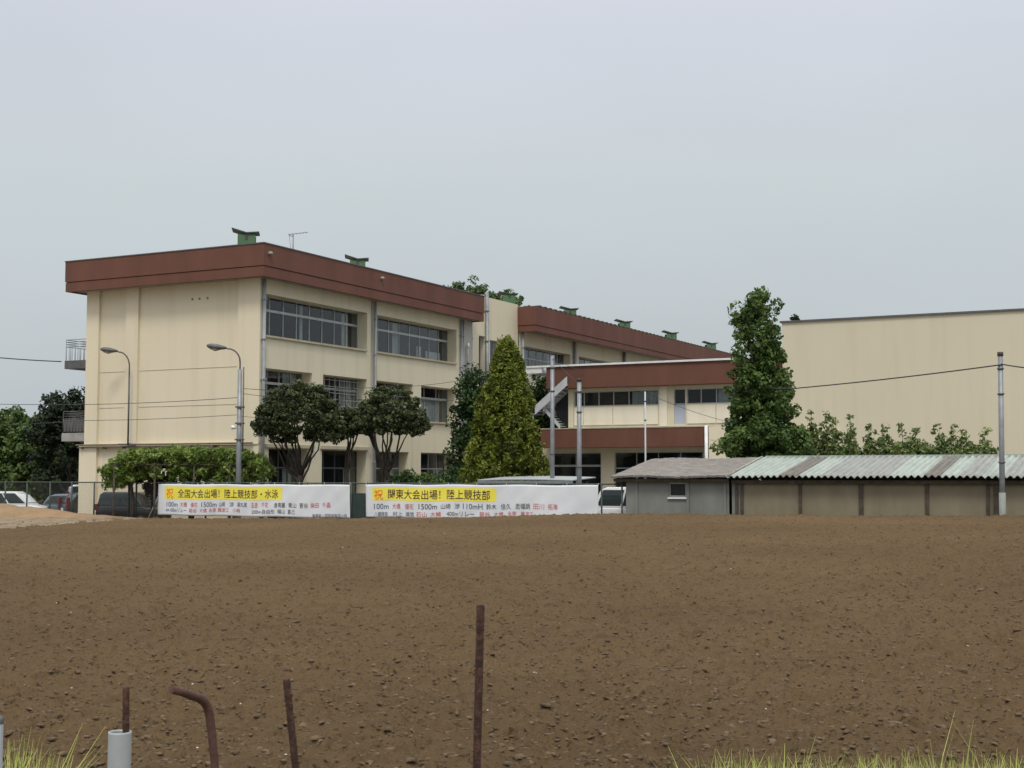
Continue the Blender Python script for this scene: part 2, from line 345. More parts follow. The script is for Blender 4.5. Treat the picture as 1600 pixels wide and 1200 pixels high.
D = .55+wid*W; Xs = CO[0]+U[0]*(FX-D)+V[0]*LY; Ys = CO[1]+U[1]*(FX-D)+V[1]*LY
Zs = field_h(Xs, Ys)+.03+hgt*np.sin(np.pi*np.clip(W*1.02, 0, 1))**.8+(vnoise(Xs*1.5, Ys*1.5, 31)-.5)*.08+(vnoise(Xs*6, Ys*6, 32)-.5)*.04
tag(grid_mesh('embankment', np.stack([Xs, Ys, Zs], 2), M['bank']), kind='structure')

# clods of soil lying over the field (uncountable) and a few white pebbles
rng = np.random.default_rng(5)
def lumps(name, N, ymin, ymax_, smin, smax, m, flat=.6):
    yv = np.exp(rng.uniform(math.log(ymin), math.log(ymax_), N)); xv = rng.uniform(-.5, .5, N)*(yv+2)
    s = np.exp(rng.uniform(math.log(smin), math.log(smax), N)); zb = field_h(xv, yv)+field_detail(xv, yv)
    ico = np.array([(0, 0, 1), (.89, 0, .45), (.28, .85, .45), (-.72, .53, .45), (-.72, -.53, .45), (.28, -.85, .45), (.9, .1, -.4), (.2, .85, -.4), (-.8, .4, -.4), (-.6, -.6, -.4), (.4, -.8, -.4)])
    fs = [(0, 1, 2), (0, 2, 3), (0, 3, 4), (0, 4, 5), (0, 5, 1), (1, 6, 2), (2, 6, 7), (2, 7, 3), (3, 7, 8), (3, 8, 4), (4, 8, 9), (4, 9, 5), (5, 9, 10), (5, 10, 1), (1, 10, 6)]
    P = ico[None]*(1+rng.uniform(-.35, .35, (N, 11, 1))); a = rng.uniform(0, 6.28, N); ca, sa = np.cos(a)[:, None], np.sin(a)[:, None]
    x = P[..., 0]*1.5; y = P[..., 1]; P = np.stack([x*ca-y*sa, x*sa+y*ca, P[..., 2]*flat], 2)*s[:, None, None]
    P += np.stack([xv, yv, zb+s*.12], 1)[:, None, :]
    me = bpy.data.meshes.new(name); me.vertices.add(N*11); me.vertices.foreach_set('co', P.reshape(-1).astype(np.float32))
    idx = (np.array(fs)[None]+(np.arange(N)*11)[:, None, None]).reshape(-1).astype(np.int32); nf = N*15
    me.loops.add(nf*3); me.loops.foreach_set('vertex_index', idx); me.polygons.add(nf); me.polygons.foreach_set('loop_start', np.arange(nf, dtype=np.int32)*3); me.update(calc_edges=True)
    return finish(bpy.data.objects.new(name, me), m)
M['clod'] = mat('mottled_clod', (.074, .050, .027), (.145, .099, .054), scale=7, rough=1, bump=.6, bscale=60, contrast=(.4, .6))  # mottled from dark brown to about the tone of the soil
tag(lumps('soil_clods', 30000, 8.0, 52, .005, .026, M['clod']), 'dark crumbled clods of soil strewn over the brown field', 'soil', kind='stuff')
tag(lumps('large_soil_clods', 900, 8.5, 40, .02, .045, M['clod'], .45), 'larger dark lumps of soil scattered over the brown field', 'soil', kind='stuff')
M['pebble'] = mat('pale_pebble', (.48, .46, .41), rough=.8)
tag(lumps('pebbles', 70, 8.5, 40, .006, .013, M['pebble'], .8), 'tiny pale pebbles lying scattered over the brown field', 'pebble', kind='stuff')

# ================================================================== BUILDINGS
def facade(mb, axis, c, a0, a1, z0, z1, openings, depth, sgn=1):
    """flat wall on local y=c (axis 'y') or x=c (axis 'x') with rectangular holes and their reveals going inwards"""
    def P(a, d, z): return (a, c+d*sgn, z) if axis == 'y' else (c+d*sgn, a, z)
    xs = sorted({a0, a1, *[o[0] for o in openings], *[o[1] for o in openings]}); zs = sorted({z0, z1, *[o[2] for o in openings], *[o[3] for o in openings]})
    for i in range(len(xs)-1):
        for j in range(len(zs)-1):
            xm, zm = (xs[i]+xs[i+1])/2, (zs[j]+zs[j+1])/2
            if any(o[0] < xm < o[1] and o[2] < zm < o[3] for o in openings): continue
            mb.quad(P(xs[i], 0, zs[j]), P(xs[i+1], 0, zs[j]), P(xs[i+1], 0, zs[j+1]), P(xs[i], 0, zs[j+1]))
    for o in openings:
        x0, x1, y0, y1 = o[:4]
        mb.quad(P(x0, 0, y0), P(x0, depth, y0), P(x0, depth, y1), P(x0, 0, y1)); mb.quad(P(x1, 0, y0), P(x1, depth, y0), P(x1, depth, y1), P(x1, 0, y1))
        mb.quad(P(x0, 0, y0), P(x1, 0, y0), P(x1, depth, y0), P(x0, depth, y0)); mb.quad(P(x0, 0, y1), P(x1, 0, y1), P(x1, depth, y1), P(x0, depth, y1))
def window(parent, axis, c, a0, a1, z0, z1, mull, transom=None, fm='alu', fw=.05, sgn=1, curtains=(), name='window', back=True, tfw=None, rd=2.2):
    """aluminium window: frame mesh (part) with its panes and curtains as sub-parts; c = plane of the glass"""
    def B(m, a, b, d0, d1, p, q):
        lo, hi = sorted((c+d0*sgn, c+d1*sgn))
        if axis == 'y': m.box(a, b, lo, hi, p, q)
        else: m.box(lo, hi, a, b, p, q)
    f = MB(); e = .002
    B(f, a0+e, a1-e, -.04, .04, z0+e, z0+fw); B(f, a0+e, a1-e, -.04, .04, z1-fw, z1-e)
    B(f, a0+e, a0+fw, -.037, .037, z0+fw, z1-fw); B(f, a1-fw, a1-e, -.037, .037, z0+fw, z1-fw)
    for k, mm in enumerate(mull):
        B(f, mm-fw*.45, mm+fw*.45, -.033-.002*(k % 2), .033, z0+fw, z1-fw)
    if transom: B(f, a0+fw, a1-fw, -.05, .05, transom-(tfw or fw*.7), transom+(tfw or fw*.7))
    fr = f.build(name, M[fm], parent)
    g = MB(); B(g, a0+fw, a1-fw, -.003, .003, z0+fw, z1-fw); g.build('pane', M['glass'], fr)
    if curtains:
        for (p, q, zz0, zz1) in curtains:
            k = MB()
            n = max(4, int((q-p)/.07)); d = .22*sgn
            for i in range(n):
                s0 = p+(q-p)*i/n; s1 = p+(q-p)*(i+1)/n; o0 = .03*math.sin(i*1.9)+.02*math.sin(i*.7); o1 = .03*math.sin((i+1)*1.9)+.02*math.sin((i+1)*.7)
                A = [(s0, c+d+o0, zz0), (s1, c+d+o1, zz0), (s1, c+d+o1, zz1), (s0, c+d+o0, zz1)]
                if axis == 'x': A = [(y, x, z) for x, y, z in A]
                k.quad(*A)
            k.build('curtain', M['curtain'], fr)
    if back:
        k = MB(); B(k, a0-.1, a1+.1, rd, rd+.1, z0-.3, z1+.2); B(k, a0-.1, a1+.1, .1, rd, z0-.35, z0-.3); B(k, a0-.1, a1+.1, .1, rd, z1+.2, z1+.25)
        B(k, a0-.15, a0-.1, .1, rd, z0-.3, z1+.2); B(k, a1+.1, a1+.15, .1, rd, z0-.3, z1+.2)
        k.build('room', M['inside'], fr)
    return fr
def even(a, b, n): return [a+(b-a)*i/n for i in range(1, n)]

# ---- the three-storey block on the left
FT, FB = 12.78, 11.25
A = thing('school_building', 'three storey cream school block with brown roof band, left end of the school', 'building', L(0, 0, 0), ROT)
AL = 20.53; AW = 11.0
G = .64
ops3 = [(.42, 9.15, 8.62, 10.60), (10.02, 18.75, 8.62, 10.60)]
ops2 = [(.42, 4.23, 5.05, 7.06), (5.17, 9.15, 5.05, 7.06), (9.95, 13.81, 5.05, 7.06), (14.71, 18.75, 5.05, 7.06)]
ops1 = [(.78, 3.90, YARD, 3.26), (5.12, 9.15, YARD, 3.26), (9.95, 13.40, .8, 3.26), (14.71, 18.40, .8, 3.26)]
w_ = MB(); facade(w_, 'y', 0, 0, AL, YARD-.1, FB+.4, ops3+ops2+ops1, 1.0)
w_.build('front_wall', M['cream_side'], A)
w_ = MB()
w_.quad((.16, 0, YARD-.1), (.16, AW, YARD-.1), (.16, AW, FB+.4), (.16, 0, FB+.4))
w_.build('gable_wall', M['cream'], A)
for (y0, y1, e) in ((0.002, 1.32, 0), (7.57, 8.37, .02), (10.17, 11.0, .01)):
    w_ = MB(); w_.box(0+e, .2, y0, y1, 3.5, FB+.3); w_.box(0+e, .2, y0, y1+(.32 if y1 == 11.0 else 0), YARD-.1, 3.5); w_.build('pilaster', M['cream'], A)
w_ = MB(); w_.box(.17, AL, AW-.3, AW, YARD-.1, FB+.4); w_.box(AL-.25, AL, .05, AW-.3, YARD-.1, FB+.4); w_.build('rear_wall', M['cream_side'], A)
# roof and its brown band with a shadow groove
tl = onY(757, 480, -.8)[0]
w_ = MB(); w_.box(-.62, tl-.1, -.70, AW+.6, FB+.06, FT-.25); w_.build('roof_slab', M['concrete'], A)
fas = MB()
def ring(mb, x0, x1, y0, y1, z0, z1, t):
    mb.box(x0, x1, y0, y0+t, z0, z1); mb.box(x0, x1, y1-t, y1, z0, z1); mb.box(x0, x0+t, y0+t, y1-t, z0, z1); mb.box(x1-t, x1, y0+t, y1-t, z0, z1)
ring(fas, -.80, tl, -.80, AW+.72, FB+.50, FT, .2); ring(fas, -.775, tl-.02, -.775, AW+.70, FB, FB+.46, .18)
fas.build('roof_band', M['brown'], A)
gv = MB(); ring(gv, -.74, tl-.05, -.74, AW+.66, FB+.44, FB+.52, .1); gv.build('band_groove', M['brown_dark'], A)
cpg = MB(); ring(cpg, -.83, tl+.03, -.83, AW+.75, FT, FT+.05, .26); cpg.build('coping', M['steel_dark'], A)
# windows, sills, pipes
cur = [[(1.0, 1.5, 8.7, 10.5), (4.3, 4.6, 8.7, 10.5), (8.0, 8.6, 8.7, 10.5)], [(10.6, 11.3, 8.7, 10.5), (13.0, 13.6, 8.7, 10.5), (15.6, 16.1, 8.7, 9.4), (16.6, 18.3, 8.7, 9.2)]]
for o, cu in zip(ops3, cur):
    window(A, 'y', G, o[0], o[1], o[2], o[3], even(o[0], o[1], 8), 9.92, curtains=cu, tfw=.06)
    s_ = MB(); s_.box(o[0]-.1, o[1]-.1, -.12, G-.05, o[2]-.1, o[2]-.001); s_.build('sill', M['sill'], A)
for k, o in enumerate(ops2):
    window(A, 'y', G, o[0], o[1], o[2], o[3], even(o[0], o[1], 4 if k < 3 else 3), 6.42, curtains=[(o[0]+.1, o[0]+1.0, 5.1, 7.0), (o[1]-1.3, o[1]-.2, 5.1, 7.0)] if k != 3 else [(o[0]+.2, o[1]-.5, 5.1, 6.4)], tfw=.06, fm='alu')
    s_ = MB(); s_.box(o[0]-.08, o[1]-.08, -.12, G-.05, o[2]-.1, o[2]-.001); s_.build('sill', M['sill'], A)
for k, o in enumerate(ops1):
    window(A, 'y', G, o[0], o[1], max(o[2], YARD+.05), o[3], even(o[0], o[1], 4), 2.35, name='door' if k < 2 else 'window', fm='alu_dark' if k < 2 else 'alu', curtains=[(o[1]-.9, o[1]-.2, .2, 2.3)])
# canopy ledges over the ground floor doors, grilles of horizontal bars in 2F bay 2
c_ = MB(); c_.box(.5, 4.35, -.14, 0, 3.30, 3.46); c_.box(4.95, 9.3, -.14, 0, 3.30, 3.46); c_.build('lintel', M['sill'], A)
g_ = MB()
for i in range(6): g_.box(5.3, 8.9, .32, .345, 5.2+i*.33, 5.225+i*.33)
for i in range(9): g_.box(5.3+i*.45, 5.325+i*.45, .35, .37, 5.1, 7.0)
g_.build('grille', M['alu'], A)
p_ = MB(); p_.box(9.52, 9.94, -.10, 0, YARD, FB); p_.build('pilaster', M['pilaster'], A)
p_ = MB(); p_.box(19.55, 20.5, -.07, 0, YARD, FB); p_.build('pilaster', M['pilaster'], A)
def pipe(x, y, z0, z1, r, parent, m='grey_pipe'):
    t = MB().tube([(x, y, z0), (x, y, z1)], r, 10)
    zz = z0+1.2
    while zz < z1: t.box(x-r*1.25, x+r*1.25, y-r*1.25, y+r*1.25, zz, zz+.05); zz += 1.9
    return t.build('downpipe', M[m], parent)
pipe(.17, -.12, YARD, FB, .085, A); pipe(9.66, -.20, YARD, FB, .055, A); pipe(19.15, -.12, YARD, FB, .07, A); pipe(19.42, -.1, YARD, FB, .05, A)
ac = MB().tube([(19.75, -.2, 8.3), (19.75, -.2, 9.7), (19.65, -.3, 9.85), (19.6, -.35, 9.6)], .06, 8); ac.build('vent_pipe', M['white'], A)
# pipe rack round the gable at first floor level, with stub brackets
pr = MB().tube([(-.14, 11.4, 3.50), (-.14, .25, 3.50)], .045, 8).tube([(-.10, 11.35, 3.38), (-.10, 4.0, 3.38)], .03, 8)
for i in range(8): pr.box(-.2, .16, 1.2+i*1.4, 1.25+i*1.4, 3.30, 3.42)
pr.build('service_pipe', M['ledger'], A)
lj = MB(); lj.box(-.04, .16, .0, 11.32, 3.43, 3.52); lj.build('ledge', M['cream'], A)
# horizontal expansion joints of the gable
for zj in (7.15, 5.35):
    jj = MB(); jj.box(.145, .16, 1.33, 7.56, zj, zj+.02); jj.box(.145, .16, 8.38, 10.16, zj, zj+.02); jj.build('wall_joint', M['sill'], A)
# small openings with rust runs high on the gable
st = MB()
for yy_ in (4.2, 3.75, 3.25): st = MB(); st.box(.14, .165, yy_, yy_+.09, 10.5, 10.6); st.build('vent_hole', M['ledger'], A)
# small round lights on the roof band
for px, py in ((422, 396), (597, 435)):
    t, z = onY(px, py, -.85); lt = MB().lathe([(0, -.14), (.07, -.12), (.10, -.05), (.10, .05)], (t, -.85, z), 12, 'y'); lt.build('band_light', M['lens'], A)
# rear balconies seen past the left corner
for z0, zt, solid, yb in ((7.45, 8.95, False, 12.75), (3.72, 5.25, True, 12.85)):
    bl = MB(); bl.box(.3, AL-.6, AW, yb, z0, z0+.42); s_ = bl.build('balcony', M['steel_dark'] if not solid else M['concrete'], A)
    rl = MB()
    for k in range(4): rl.tube([(.35, AW, zt-.12*k), (.35, yb-.04, zt-.12*k)], .018, 6); rl.tube([(.35, yb-.04, zt-.12*k), (AL-.7, yb-.04, zt-.12*k)], .018, 6)
    for i in range(9): rl.tube([(.35, AW+.08+i*(yb-AW-.14)/8, z0+.42), (.35, AW+.08+i*(yb-AW-.14)/8, zt-.36)], .014, 6)
    for i in range(60): rl.tube([(.35+i*.32, yb-.04, z0+.42), (.35+i*.32, yb-.04, zt-(.36 if i % 6 else 0))], .014, 6)
    rl.build('railing', M['steel_dark'] if solid else M['steel'], s_)
    if solid: pn = MB(); pn.box(.36, .38, AW+.05, yb-.06, z0+.5, zt-.4); pn.box(.4, AL-.7, yb-.10, yb-.08, z0+.5, zt-.4); pn.build('panel', M['steel_dark'], s_)

# ---- rear wing (three storeys) with the stair tower
Bw = thing('school_building', 'long three storey rear wing receding behind the golden conifer, lamp-studded brown roof band', 'building', L(20.55, 0, 0), ROT)
def BX(v): return v-20.55
tw0, tw1 = 20.55, 27.5; TY = .35
w_ = MB(); opsT = [(BX(22.15), BX(22.95), 5.2, 10.6), (BX(23.6), BX(26.6), 8.7, 10.45), (BX(23.6), BX(26.6), 5.1, 7.0)]
facade(w_, 'y', TY, 0, BX(tw1), YARD, 13.1, opsT, .4); w_.box(0, BX(tw1), TY+.41, 9, 12.9, 13.1); w_.box(0, .1, TY+.01, 9, 11, 13.1)
w_.build('stair_tower', M['cream_side'], Bw)
for o in opsT: window(Bw, 'y', TY+.35, o[0], o[1], o[2], o[3], even(o[0], o[1], 2 if o[1]-o[0] < 1 else 3), None)
pipe(BX(23.0), TY-.12, YARD, 13.35, .10, Bw, 'steel'); pipe(BX(21.0), TY-.12, YARD, 11.5, .07, Bw)
bays = [(27.9, 35.5), (36.9, 44.6), (46.0, 53.6), (55.0, 62.6), (64.0, 70.6)]
BE = 71.5
ops = [(BX(a), BX(b_), z0, z1) for a, b_ in bays for z0, z1 in ((8.65, 10.45), (5.05, 7.0))]
w_ = MB(); facade(w_, 'y', .3, BX(tw1), BX(BE), YARD, 11.6, ops, .6); w_.box(BX(BE)-.2, BX(BE), .31, 10.8, YARD, 11.5); w_.box(BX(tw1), BX(BE), 10.8, 11.0, YARD, 11.5)
w_.build('front_wall', M['cream_side'], Bw)
for k, o in enumerate(ops):
    if o[2] > 8: window(Bw, 'y', .85, o[0], o[1], o[2], o[3], even(o[0], o[1], 7), 9.75, curtains=[(o[0]+1+.8*(k % 3), o[0]+2.2+.8*(k % 3), 8.7, 10.4), (o[1]-2.2, o[1]-1.2, 8.7, 10.4)])
    else: window(Bw, 'y', .85, o[0], o[1], o[2], o[3], even(o[0], o[1], 7), 6.3)
for x in (36.2, 45.3, 54.3, 63.3):
    p_ = MB(); p_.box(BX(x)-.25, BX(x)+.25, .2, .3, YARD, 11.4); p_.build('pilaster', M['pilaster'], Bw)
for x in (27.75, 35.85, 44.95): pipe(BX(x), .12, YARD, 11.4, .07, Bw)
fas = MB(); ring(fas, BX(27.4), BX(BE+.6), -1.0, 11.6, 11.72, 12.95, .2); ring(fas, BX(27.43), BX(BE+.55), -.97, 11.55, 11.30, 11.69, .18)
fas.build('roof_band', M['brown'], Bw)
w_ = MB(); w_.box(BX(27.6), BX(BE+.4), -.82, 11.4, 11.4, 12.6); w_.build('roof_slab', M['concrete'], Bw)
rd = MB()
for i in range(56): xx = BX(27.9)+i*.78; rd.box(xx, xx+.34, -1.02, -.7, 12.95, 13.03)
rd.build('coping', M['green_roof'], Bw)

# ---- rooftop ventilators: green box with a butterfly roof
def vent():
    v = thing('roof_ventilator', 'x', 'ventilator', (0, 0, 0), ROT, 'green ventilators along the school roofs')
    b_ = MB(); b_.box(-.42, .42, -.42, .42, 0, .20); b_.box(-.42, -.28, -.42, .42, .20, 1.16); b_.box(.28, .42, -.42, .42, .20, 1.16); b_.box(-.28, .28, -.40, .40, .20, .95)
    b_.build('housing', M['green_metal'], v)
    r_ = MB()
    r_.prism([(0, 1.18), (.70, 1.36), (.70, 1.42), (0, 1.24)], -.5, .5, 'x')
    r_.prism([(0, 1.24), (-.60, 1.28), (-.60, 1.23), (0, 1.18)], -.5, .5, 'x')
    r_.box(-.46, .46, -.05, .05, .95, 1.17)
    r_.build('butterfly_roof', M['green_roof'], v)
    return v
vt = vent()
vlabs = ['green ventilator on the near corner of the left block, largest of the row', 'green ventilator halfway along the left block roof, right of the antenna',
         'green ventilator rising in front of the treetop beside the stair tower', 'dark ventilator nearest on the rear wing, right of the stair tower',
         'dark ventilator second along the rear wing roof band', 'small dark ventilator third along the rear wing, left of the columnar tree', 'farthest and smallest ventilator at the rear wing end beside the columnar tree']
for k, (px, py, s, zb, sc) in enumerate(((386, 358, 1.6, 12.28, 1.0), (559, 399, 1.6, 12.28, 1.), (795, 456, 1.6, 12.9, .98), (890, 479, .8, 12.6, 1), (975, 499, .8, 12.6, 1), (1048, 516.5, .8, 12.6, 1), (1110, 533, .8, 12.6, 1))):
    o = vt if k == 0 else copy_tree(vt)
    t, z = onY(px, py, s); o.location = L(t, s, zb); h = max(1.0, z-zb); o.scale = (sc, sc, h/1.44); o['label'] = vlabs[k]
    o.rotation_euler = (0, 0, ROT-R(62.7)+R(8)) if k == 0 else (0, 0, R(6))
    o.rotation_euler[2] += R(90)
an = thing('roof_antenna', 'thin grey television antenna on the roof between two green ventilators', 'antenna', L(onY(458, 380, 3)[0], 3, 13.05), 0)
t = MB().tube([(0, 0, 0), (0, 0, 1.65)], .035, 6).tube([(-.22, 0, 1.55), (0, 0, 1.5)], .02, 6).tube([(-.22, 0, 1.55), (-.12, 0, .9), (0, 0, .55)], .014, 5); t.build('mast', M['steel'], an)
t = MB().tube([(-.25, 0, 1.6), (.75, 0, 1.72)], .018, 6)
for i in range(6): t.tube([(-.2+i*.18, -.25, 1.6+i*.022), (-.2+i*.18, .25, 1.6+i*.022)], .01, 5)
t.build('aerial', M['steel'], an)

# ---- two-storey link block facing the field
Cb = thing('school_building', 'two storey link block with two brown bands and an outside stair, behind the sheds', 'building', L(23.77, -4.63, 0), ROT)
# local: x into the block, y = -w to the right
def ww(px, py=640, t=23.77): y, z = onX(px, py, t); return y+4.63
def W2(px, py, t=23.77): y, z = onX(px, py, t); return y+4.63, z
CR = -13.3
wl = ww(889)
segs = [(ww(897), ww(1029)), (ww(1073), CR+.4)]
o2 = [(b_, a, 6.12, 7.02) for a, b_ in segs]+[(ww(1071), ww(1053), 4.95, 7.02)]
w_ = MB(); facade(w_, 'x', 0, CR, wl, 3.4, 7.3, o2, .25); w_.box(.01, 9, wl-.2, wl, 3.4, 7.3); w_.build('upper_wall', M['cream_side'], Cb)
# pale panels under the windows, one by one with joints
xs = [ww(p) for p in (897, 912, 958, 1007, 1029)]; xs2 = [ww(1073), ww(1119), ww(1165), ww(1211)]
for arr in (xs, xs2):
    for a, b_ in zip(arr[:-1], arr[1:]):
        p_ = MB(); p_.box(-.05, -.003, b_+.03, a-.03, 4.98, 6.04); p_.build('spandrel_panel', M['panel'], Cb)
window(Cb, 'x', .12, o2[0][0], o2[0][1], 6.12, 7.02, [ww(p) for p in (912, 935, 958, 982, 1007)], None, curtains=[(ww(1029), ww(985), 6.2, 6.95)], fw=.06)
window(Cb, 'x', .12, o2[1][0], o2[1][1], 6.12, 7.02, [ww(p) for p in (1095, 1119, 1142, 1165, 1188)], None, curtains=[(ww(1145), ww(1119), 6.2, 6.95)], fw=.06)
d_ = MB(); d_.box(.08, .14, o2[2][0], o2[2][1], 4.95, 6.1); M['door_blue'] = mat('pale_blue_door', (.42, .46, .55), rough=.5); d_.build('door', M['door_blue'], Cb)
window(Cb, 'x', .12, o2[2][0], o2[2][1], 6.12, 7.02, [], None, fw=.05)
p_ = MB(); p_.box(-.10, 0, ww(1043), ww(1031), 4.85, 7.2); p_.build('pilaster', M['panel'], Cb)
p_ = MB(); p_.box(-.10, 0, ww(897), wl, 4.85, 7.2); p_.build('pilaster', M['cream_side'], Cb)
# bands
f1 = MB(); f1.box(-.75, 10, CR, ww(862, 590), 7.22, 8.52); f1.build('roof_band', M['brown'], Cb)
cpp = MB(); cpp.box(-.86, -.62, CR, ww(832, 570), 8.53, 8.64); cpp.build('coping', M['white'], Cb)
f2 = MB(); f2.box(-1.3, -.02, ww(1100, 680, 22.5), ww(845, 680, 22.5), 3.62, 4.72); f2.build('canopy_band', M['brown'], Cb)
f2 = MB(); f2.box(-1.33, -.03, ww(1100, 680, 22.5)-.02, ww(845, 680, 22.5), 4.73, 4.79); f2.build('coping', M['sill'], Cb)
# ground floor: dark openings between cream piers
lo1 = [(ww(937), ww(858), .5, 3.35), (ww(1096), ww(958), .5, 3.35)]
w_ = MB(); facade(w_, 'x', .15, ww(1100), ww(845), YARD, 3.72, lo1, .25); w_.build('ground_floor_wall', M['cream_side'], Cb)
window(Cb, 'x', .3, lo1[0][0], lo1[0][1], .5, 3.35, even(lo1[0][0], lo1[0][1], 2), 2.55, fw=.06, tfw=.06)
window(Cb, 'x', .3, lo1[1][0], lo1[1][1], .5, 3.35, even(lo1[1][0], lo1[1][1], 4), 2.4, fw=.05)
w_ = MB(); w_.box(-1.25, -1.05, ww(1135, 690, 22.6), ww(1108, 690, 22.6), YARD, 4.72); w_.box(-1.05, .1, ww(1108, 690, 22.6)-.15, ww(1108, 690, 22.6), YARD, 4.72); w_.box(-1.2, 0, CR, ww(1135, 690, 22.6)-.002, YARD, 4.70); w_.build('block_wall', M['cream'], Cb)
pp = MB().tube([(-1.42, ww(1104, 690, 22.4), YARD), (-1.42, ww(1104, 690, 22.4), 4.8)], .10, 10); pp.build('downpipe', M['white'], Cb)
# outside stair at the left end: two flights with solid steel parapets
def flight(p0, p1, xoff, th, hh, m, nm):
    (ya, za), (yb, zb) = p0, p1; k = MB()
    for xo in (xoff, xoff+1.1):
        k.prism([(ya, za), (yb, zb), (yb, zb-hh), (ya, za-hh)], xo, xo+th, 'x')
    n = 9
    for i in range(n):
        a = i/n; b_ = (i+1)/n; k.box(xoff+th, xoff+1.1, min(ya+(yb-ya)*a, ya+(yb-ya)*b_), max(ya+(yb-ya)*a, ya+(yb-ya)*b_), za+(zb-za)*a-hh, za+(zb-za)*a-hh+.06)
    return k.build(nm, m, Cb)
flight(W2(886, 588, 22.9), W2(836, 634, 22.9), -.9, .07, .55, M['stair_grey'], 'stair_flight')
flight(W2(843, 628, 23.1), W2(874, 664, 23.1), -.6, .07, .26, M['stair_grey'], 'stair_flight')
k_ = MB(); a = W2(822, 575, 23); b_ = W2(847, 583, 23); k_.box(-.8, .6, b_[0], a[0], b_[1], a[1]+.02); k_.build('landing_roof', M['white'], Cb)
k_ = MB(); k_.box(.3, .5, ww(889)-.02, ww(866), 4.8, 7.2); k_.box(.5, 3, ww(866)-.1, ww(866), 4.8, 7.2); k_.build('stair_recess', M['inside'], Cb)
k_ = MB(); k_.box(-.85, .3, ww(842)-.1, ww(832)+.2, 5.65, 5.75); k_.tube([(-.8, ww(842), 4.7), (-.8, ww(842), 5.7)], .05); k_.build('stair_landing', M['steel'], Cb)

# ---- gymnasium: one huge blank wall
Gy = thing('gymnasium', 'huge windowless cream gymnasium wall at the right behind the sheds', 'building', L(23.77, -18.3, 0), ROT)
w_ = MB(); w_.box(0, 26, -34, -.002, YARD, 10.58); w_.build('wall', M['gym'], Gy)
w_ = MB(); w_.box(-.10, 26.1, -34.1, .1, 10.58, 10.68); w_.build('roof_edge', M['steel_dark'], Gy)
w_ = MB(); w_.box(-.3, -.002, -3.2, .6, 4.28, 4.45); w_.box(-.28, -.003, -3.1, .5, YARD, 4.28); w_.build('plinth', M['cream_side'], Gy)

# ================================================================== SHEDS
def SW(w_): return L(FX, -20.65-w_, 0)
def wpx(px, py=750, t=FX): return -(onX(px, py, t)[0]+20.65)
YB = -.05
# left: slate-roofed grey store
S1 = thing('storage_shed', 'low grey store with rough slate roof and small dark window, left of the corrugated sheds', 'shed', SW(0), ROT)
w0, w1 = wpx(978), wpx(1139)
N1, N2 = 60, 26
P = np.zeros((N1, N2, 3)); 
for i in range(N1):
    for j in range(N2):
        wv = w0-.45+(w1-w0+.55)*i/(N1-1); xv = -.35+4.1*j/(N2-1)
        P[i, j] = (xv, -wv, 1.90+.165*(xv+.35)+random.uniform(-.012, .012)+.02*math.sin(wv*2.1))
roof = grid_mesh('roof', P, M['slate'], S1, smooth=False); sm = roof.modifiers.new('thick', 'SOLIDIFY'); sm.thickness = .07; sm.offset = -1
w_ = MB(); facade(w_, 'x', 0, -w1, -w0, YB-.3, 1.82, [(-wpx(1072), -wpx(1045), 1.22, 1.72)], .12); w_.box(.01, 3.4, -w0-.1, -w0, YB-.3, 1.8); w_.box(3.4, 3.5, -w1, -w0, YB-.3, 2.3); w_.build('wall', M['shed_grey'], S1)
window(S1, 'x', .08, -wpx(1072), -wpx(1045), 1.22, 1.72, [], None, fw=.04, back=False)
w_ = MB(); w_.box(.14, .2, -wpx(1078), -wpx(1040), 1.1, 1.8); w_.build('window_backing', M['inside'], S1)
w_ = MB(); w_.box(-.07, -.003, -wpx(1073), -wpx(1044), 1.14, 1.20); w_.build('sill', M['white'], S1)
for p in (995, 1075, 1133): w_ = MB(); w_.box(-.05, -.002, -wpx(p)-.045, -wpx(p)+.045, YB-.3, 1.80); w_.build('batten', M['shed_grey'], S1)
w_ = MB(); w_.box(-.22, -.12, -w1-.05, -w0+.4, 1.76, 1.86); w_.build('eave_shade_strip', M['timber'], S1)  # dark strip standing in for the band of shade beneath the eave
# right: bicycle shed with corrugated sheets
S2 = thing('bicycle_shed', 'long tan shed under teal and grey corrugated sheets along the field edge', 'shed', SW(4.05), ROT)
o0 = 4.05; wend = 24.0
pitch_c = .22; sheets = []
sx_px = [1140, 1221, 1246, 1286, 1322, 1356, 1392, 1446, 1471, 1504, 1536, 1572, 1606, 1650]
kinds = ['teal', 'brown', 'teal', 'grey', 'grey', 'grey', 'teal', 'brown', 'teal', 'grey', 'teal', 'grey', 'grey']
ed = [wpx(p, 748) for p in sx_px]
while ed[-1] < wend: ed.append(ed[-1]+random.choice([.9, .9, 1.8])); kinds.append(random.choice(['teal', 'grey', 'grey', 'brown']))
for k, kd in enumerate(kinds):
    a, b_ = ed[k]-.03, ed[k+1]+.03; na = max(6, int((b_-a)/.022)); P = np.zeros((na, 9, 3)); tilt = random.uniform(-.015, .015); off = .006*(k % 2)
    for i in range(na):
        wv = a+(b_-a)*i/(na-1); zz = .042*math.cos(wv*2*math.pi/pitch_c)
        for j in range(9):
            xv = -.40+random.choice([0])+(4.35+tilt)*j/8; P[i, j] = (xv, -(wv-o0), 1.93+.165*(xv+.4)+zz+off+.012*math.sin(wv*1.3+j*.4))
    r_ = grid_mesh('roof_sheet', P, M['sheet_'+kd], S2, smooth=True); sm = r_.modifiers.new('thick', 'SOLIDIFY'); sm.thickness = .02
rc = MB(); rc.box(3.85, 4.05, -(wend-o0), -.1, 2.60, 2.72)
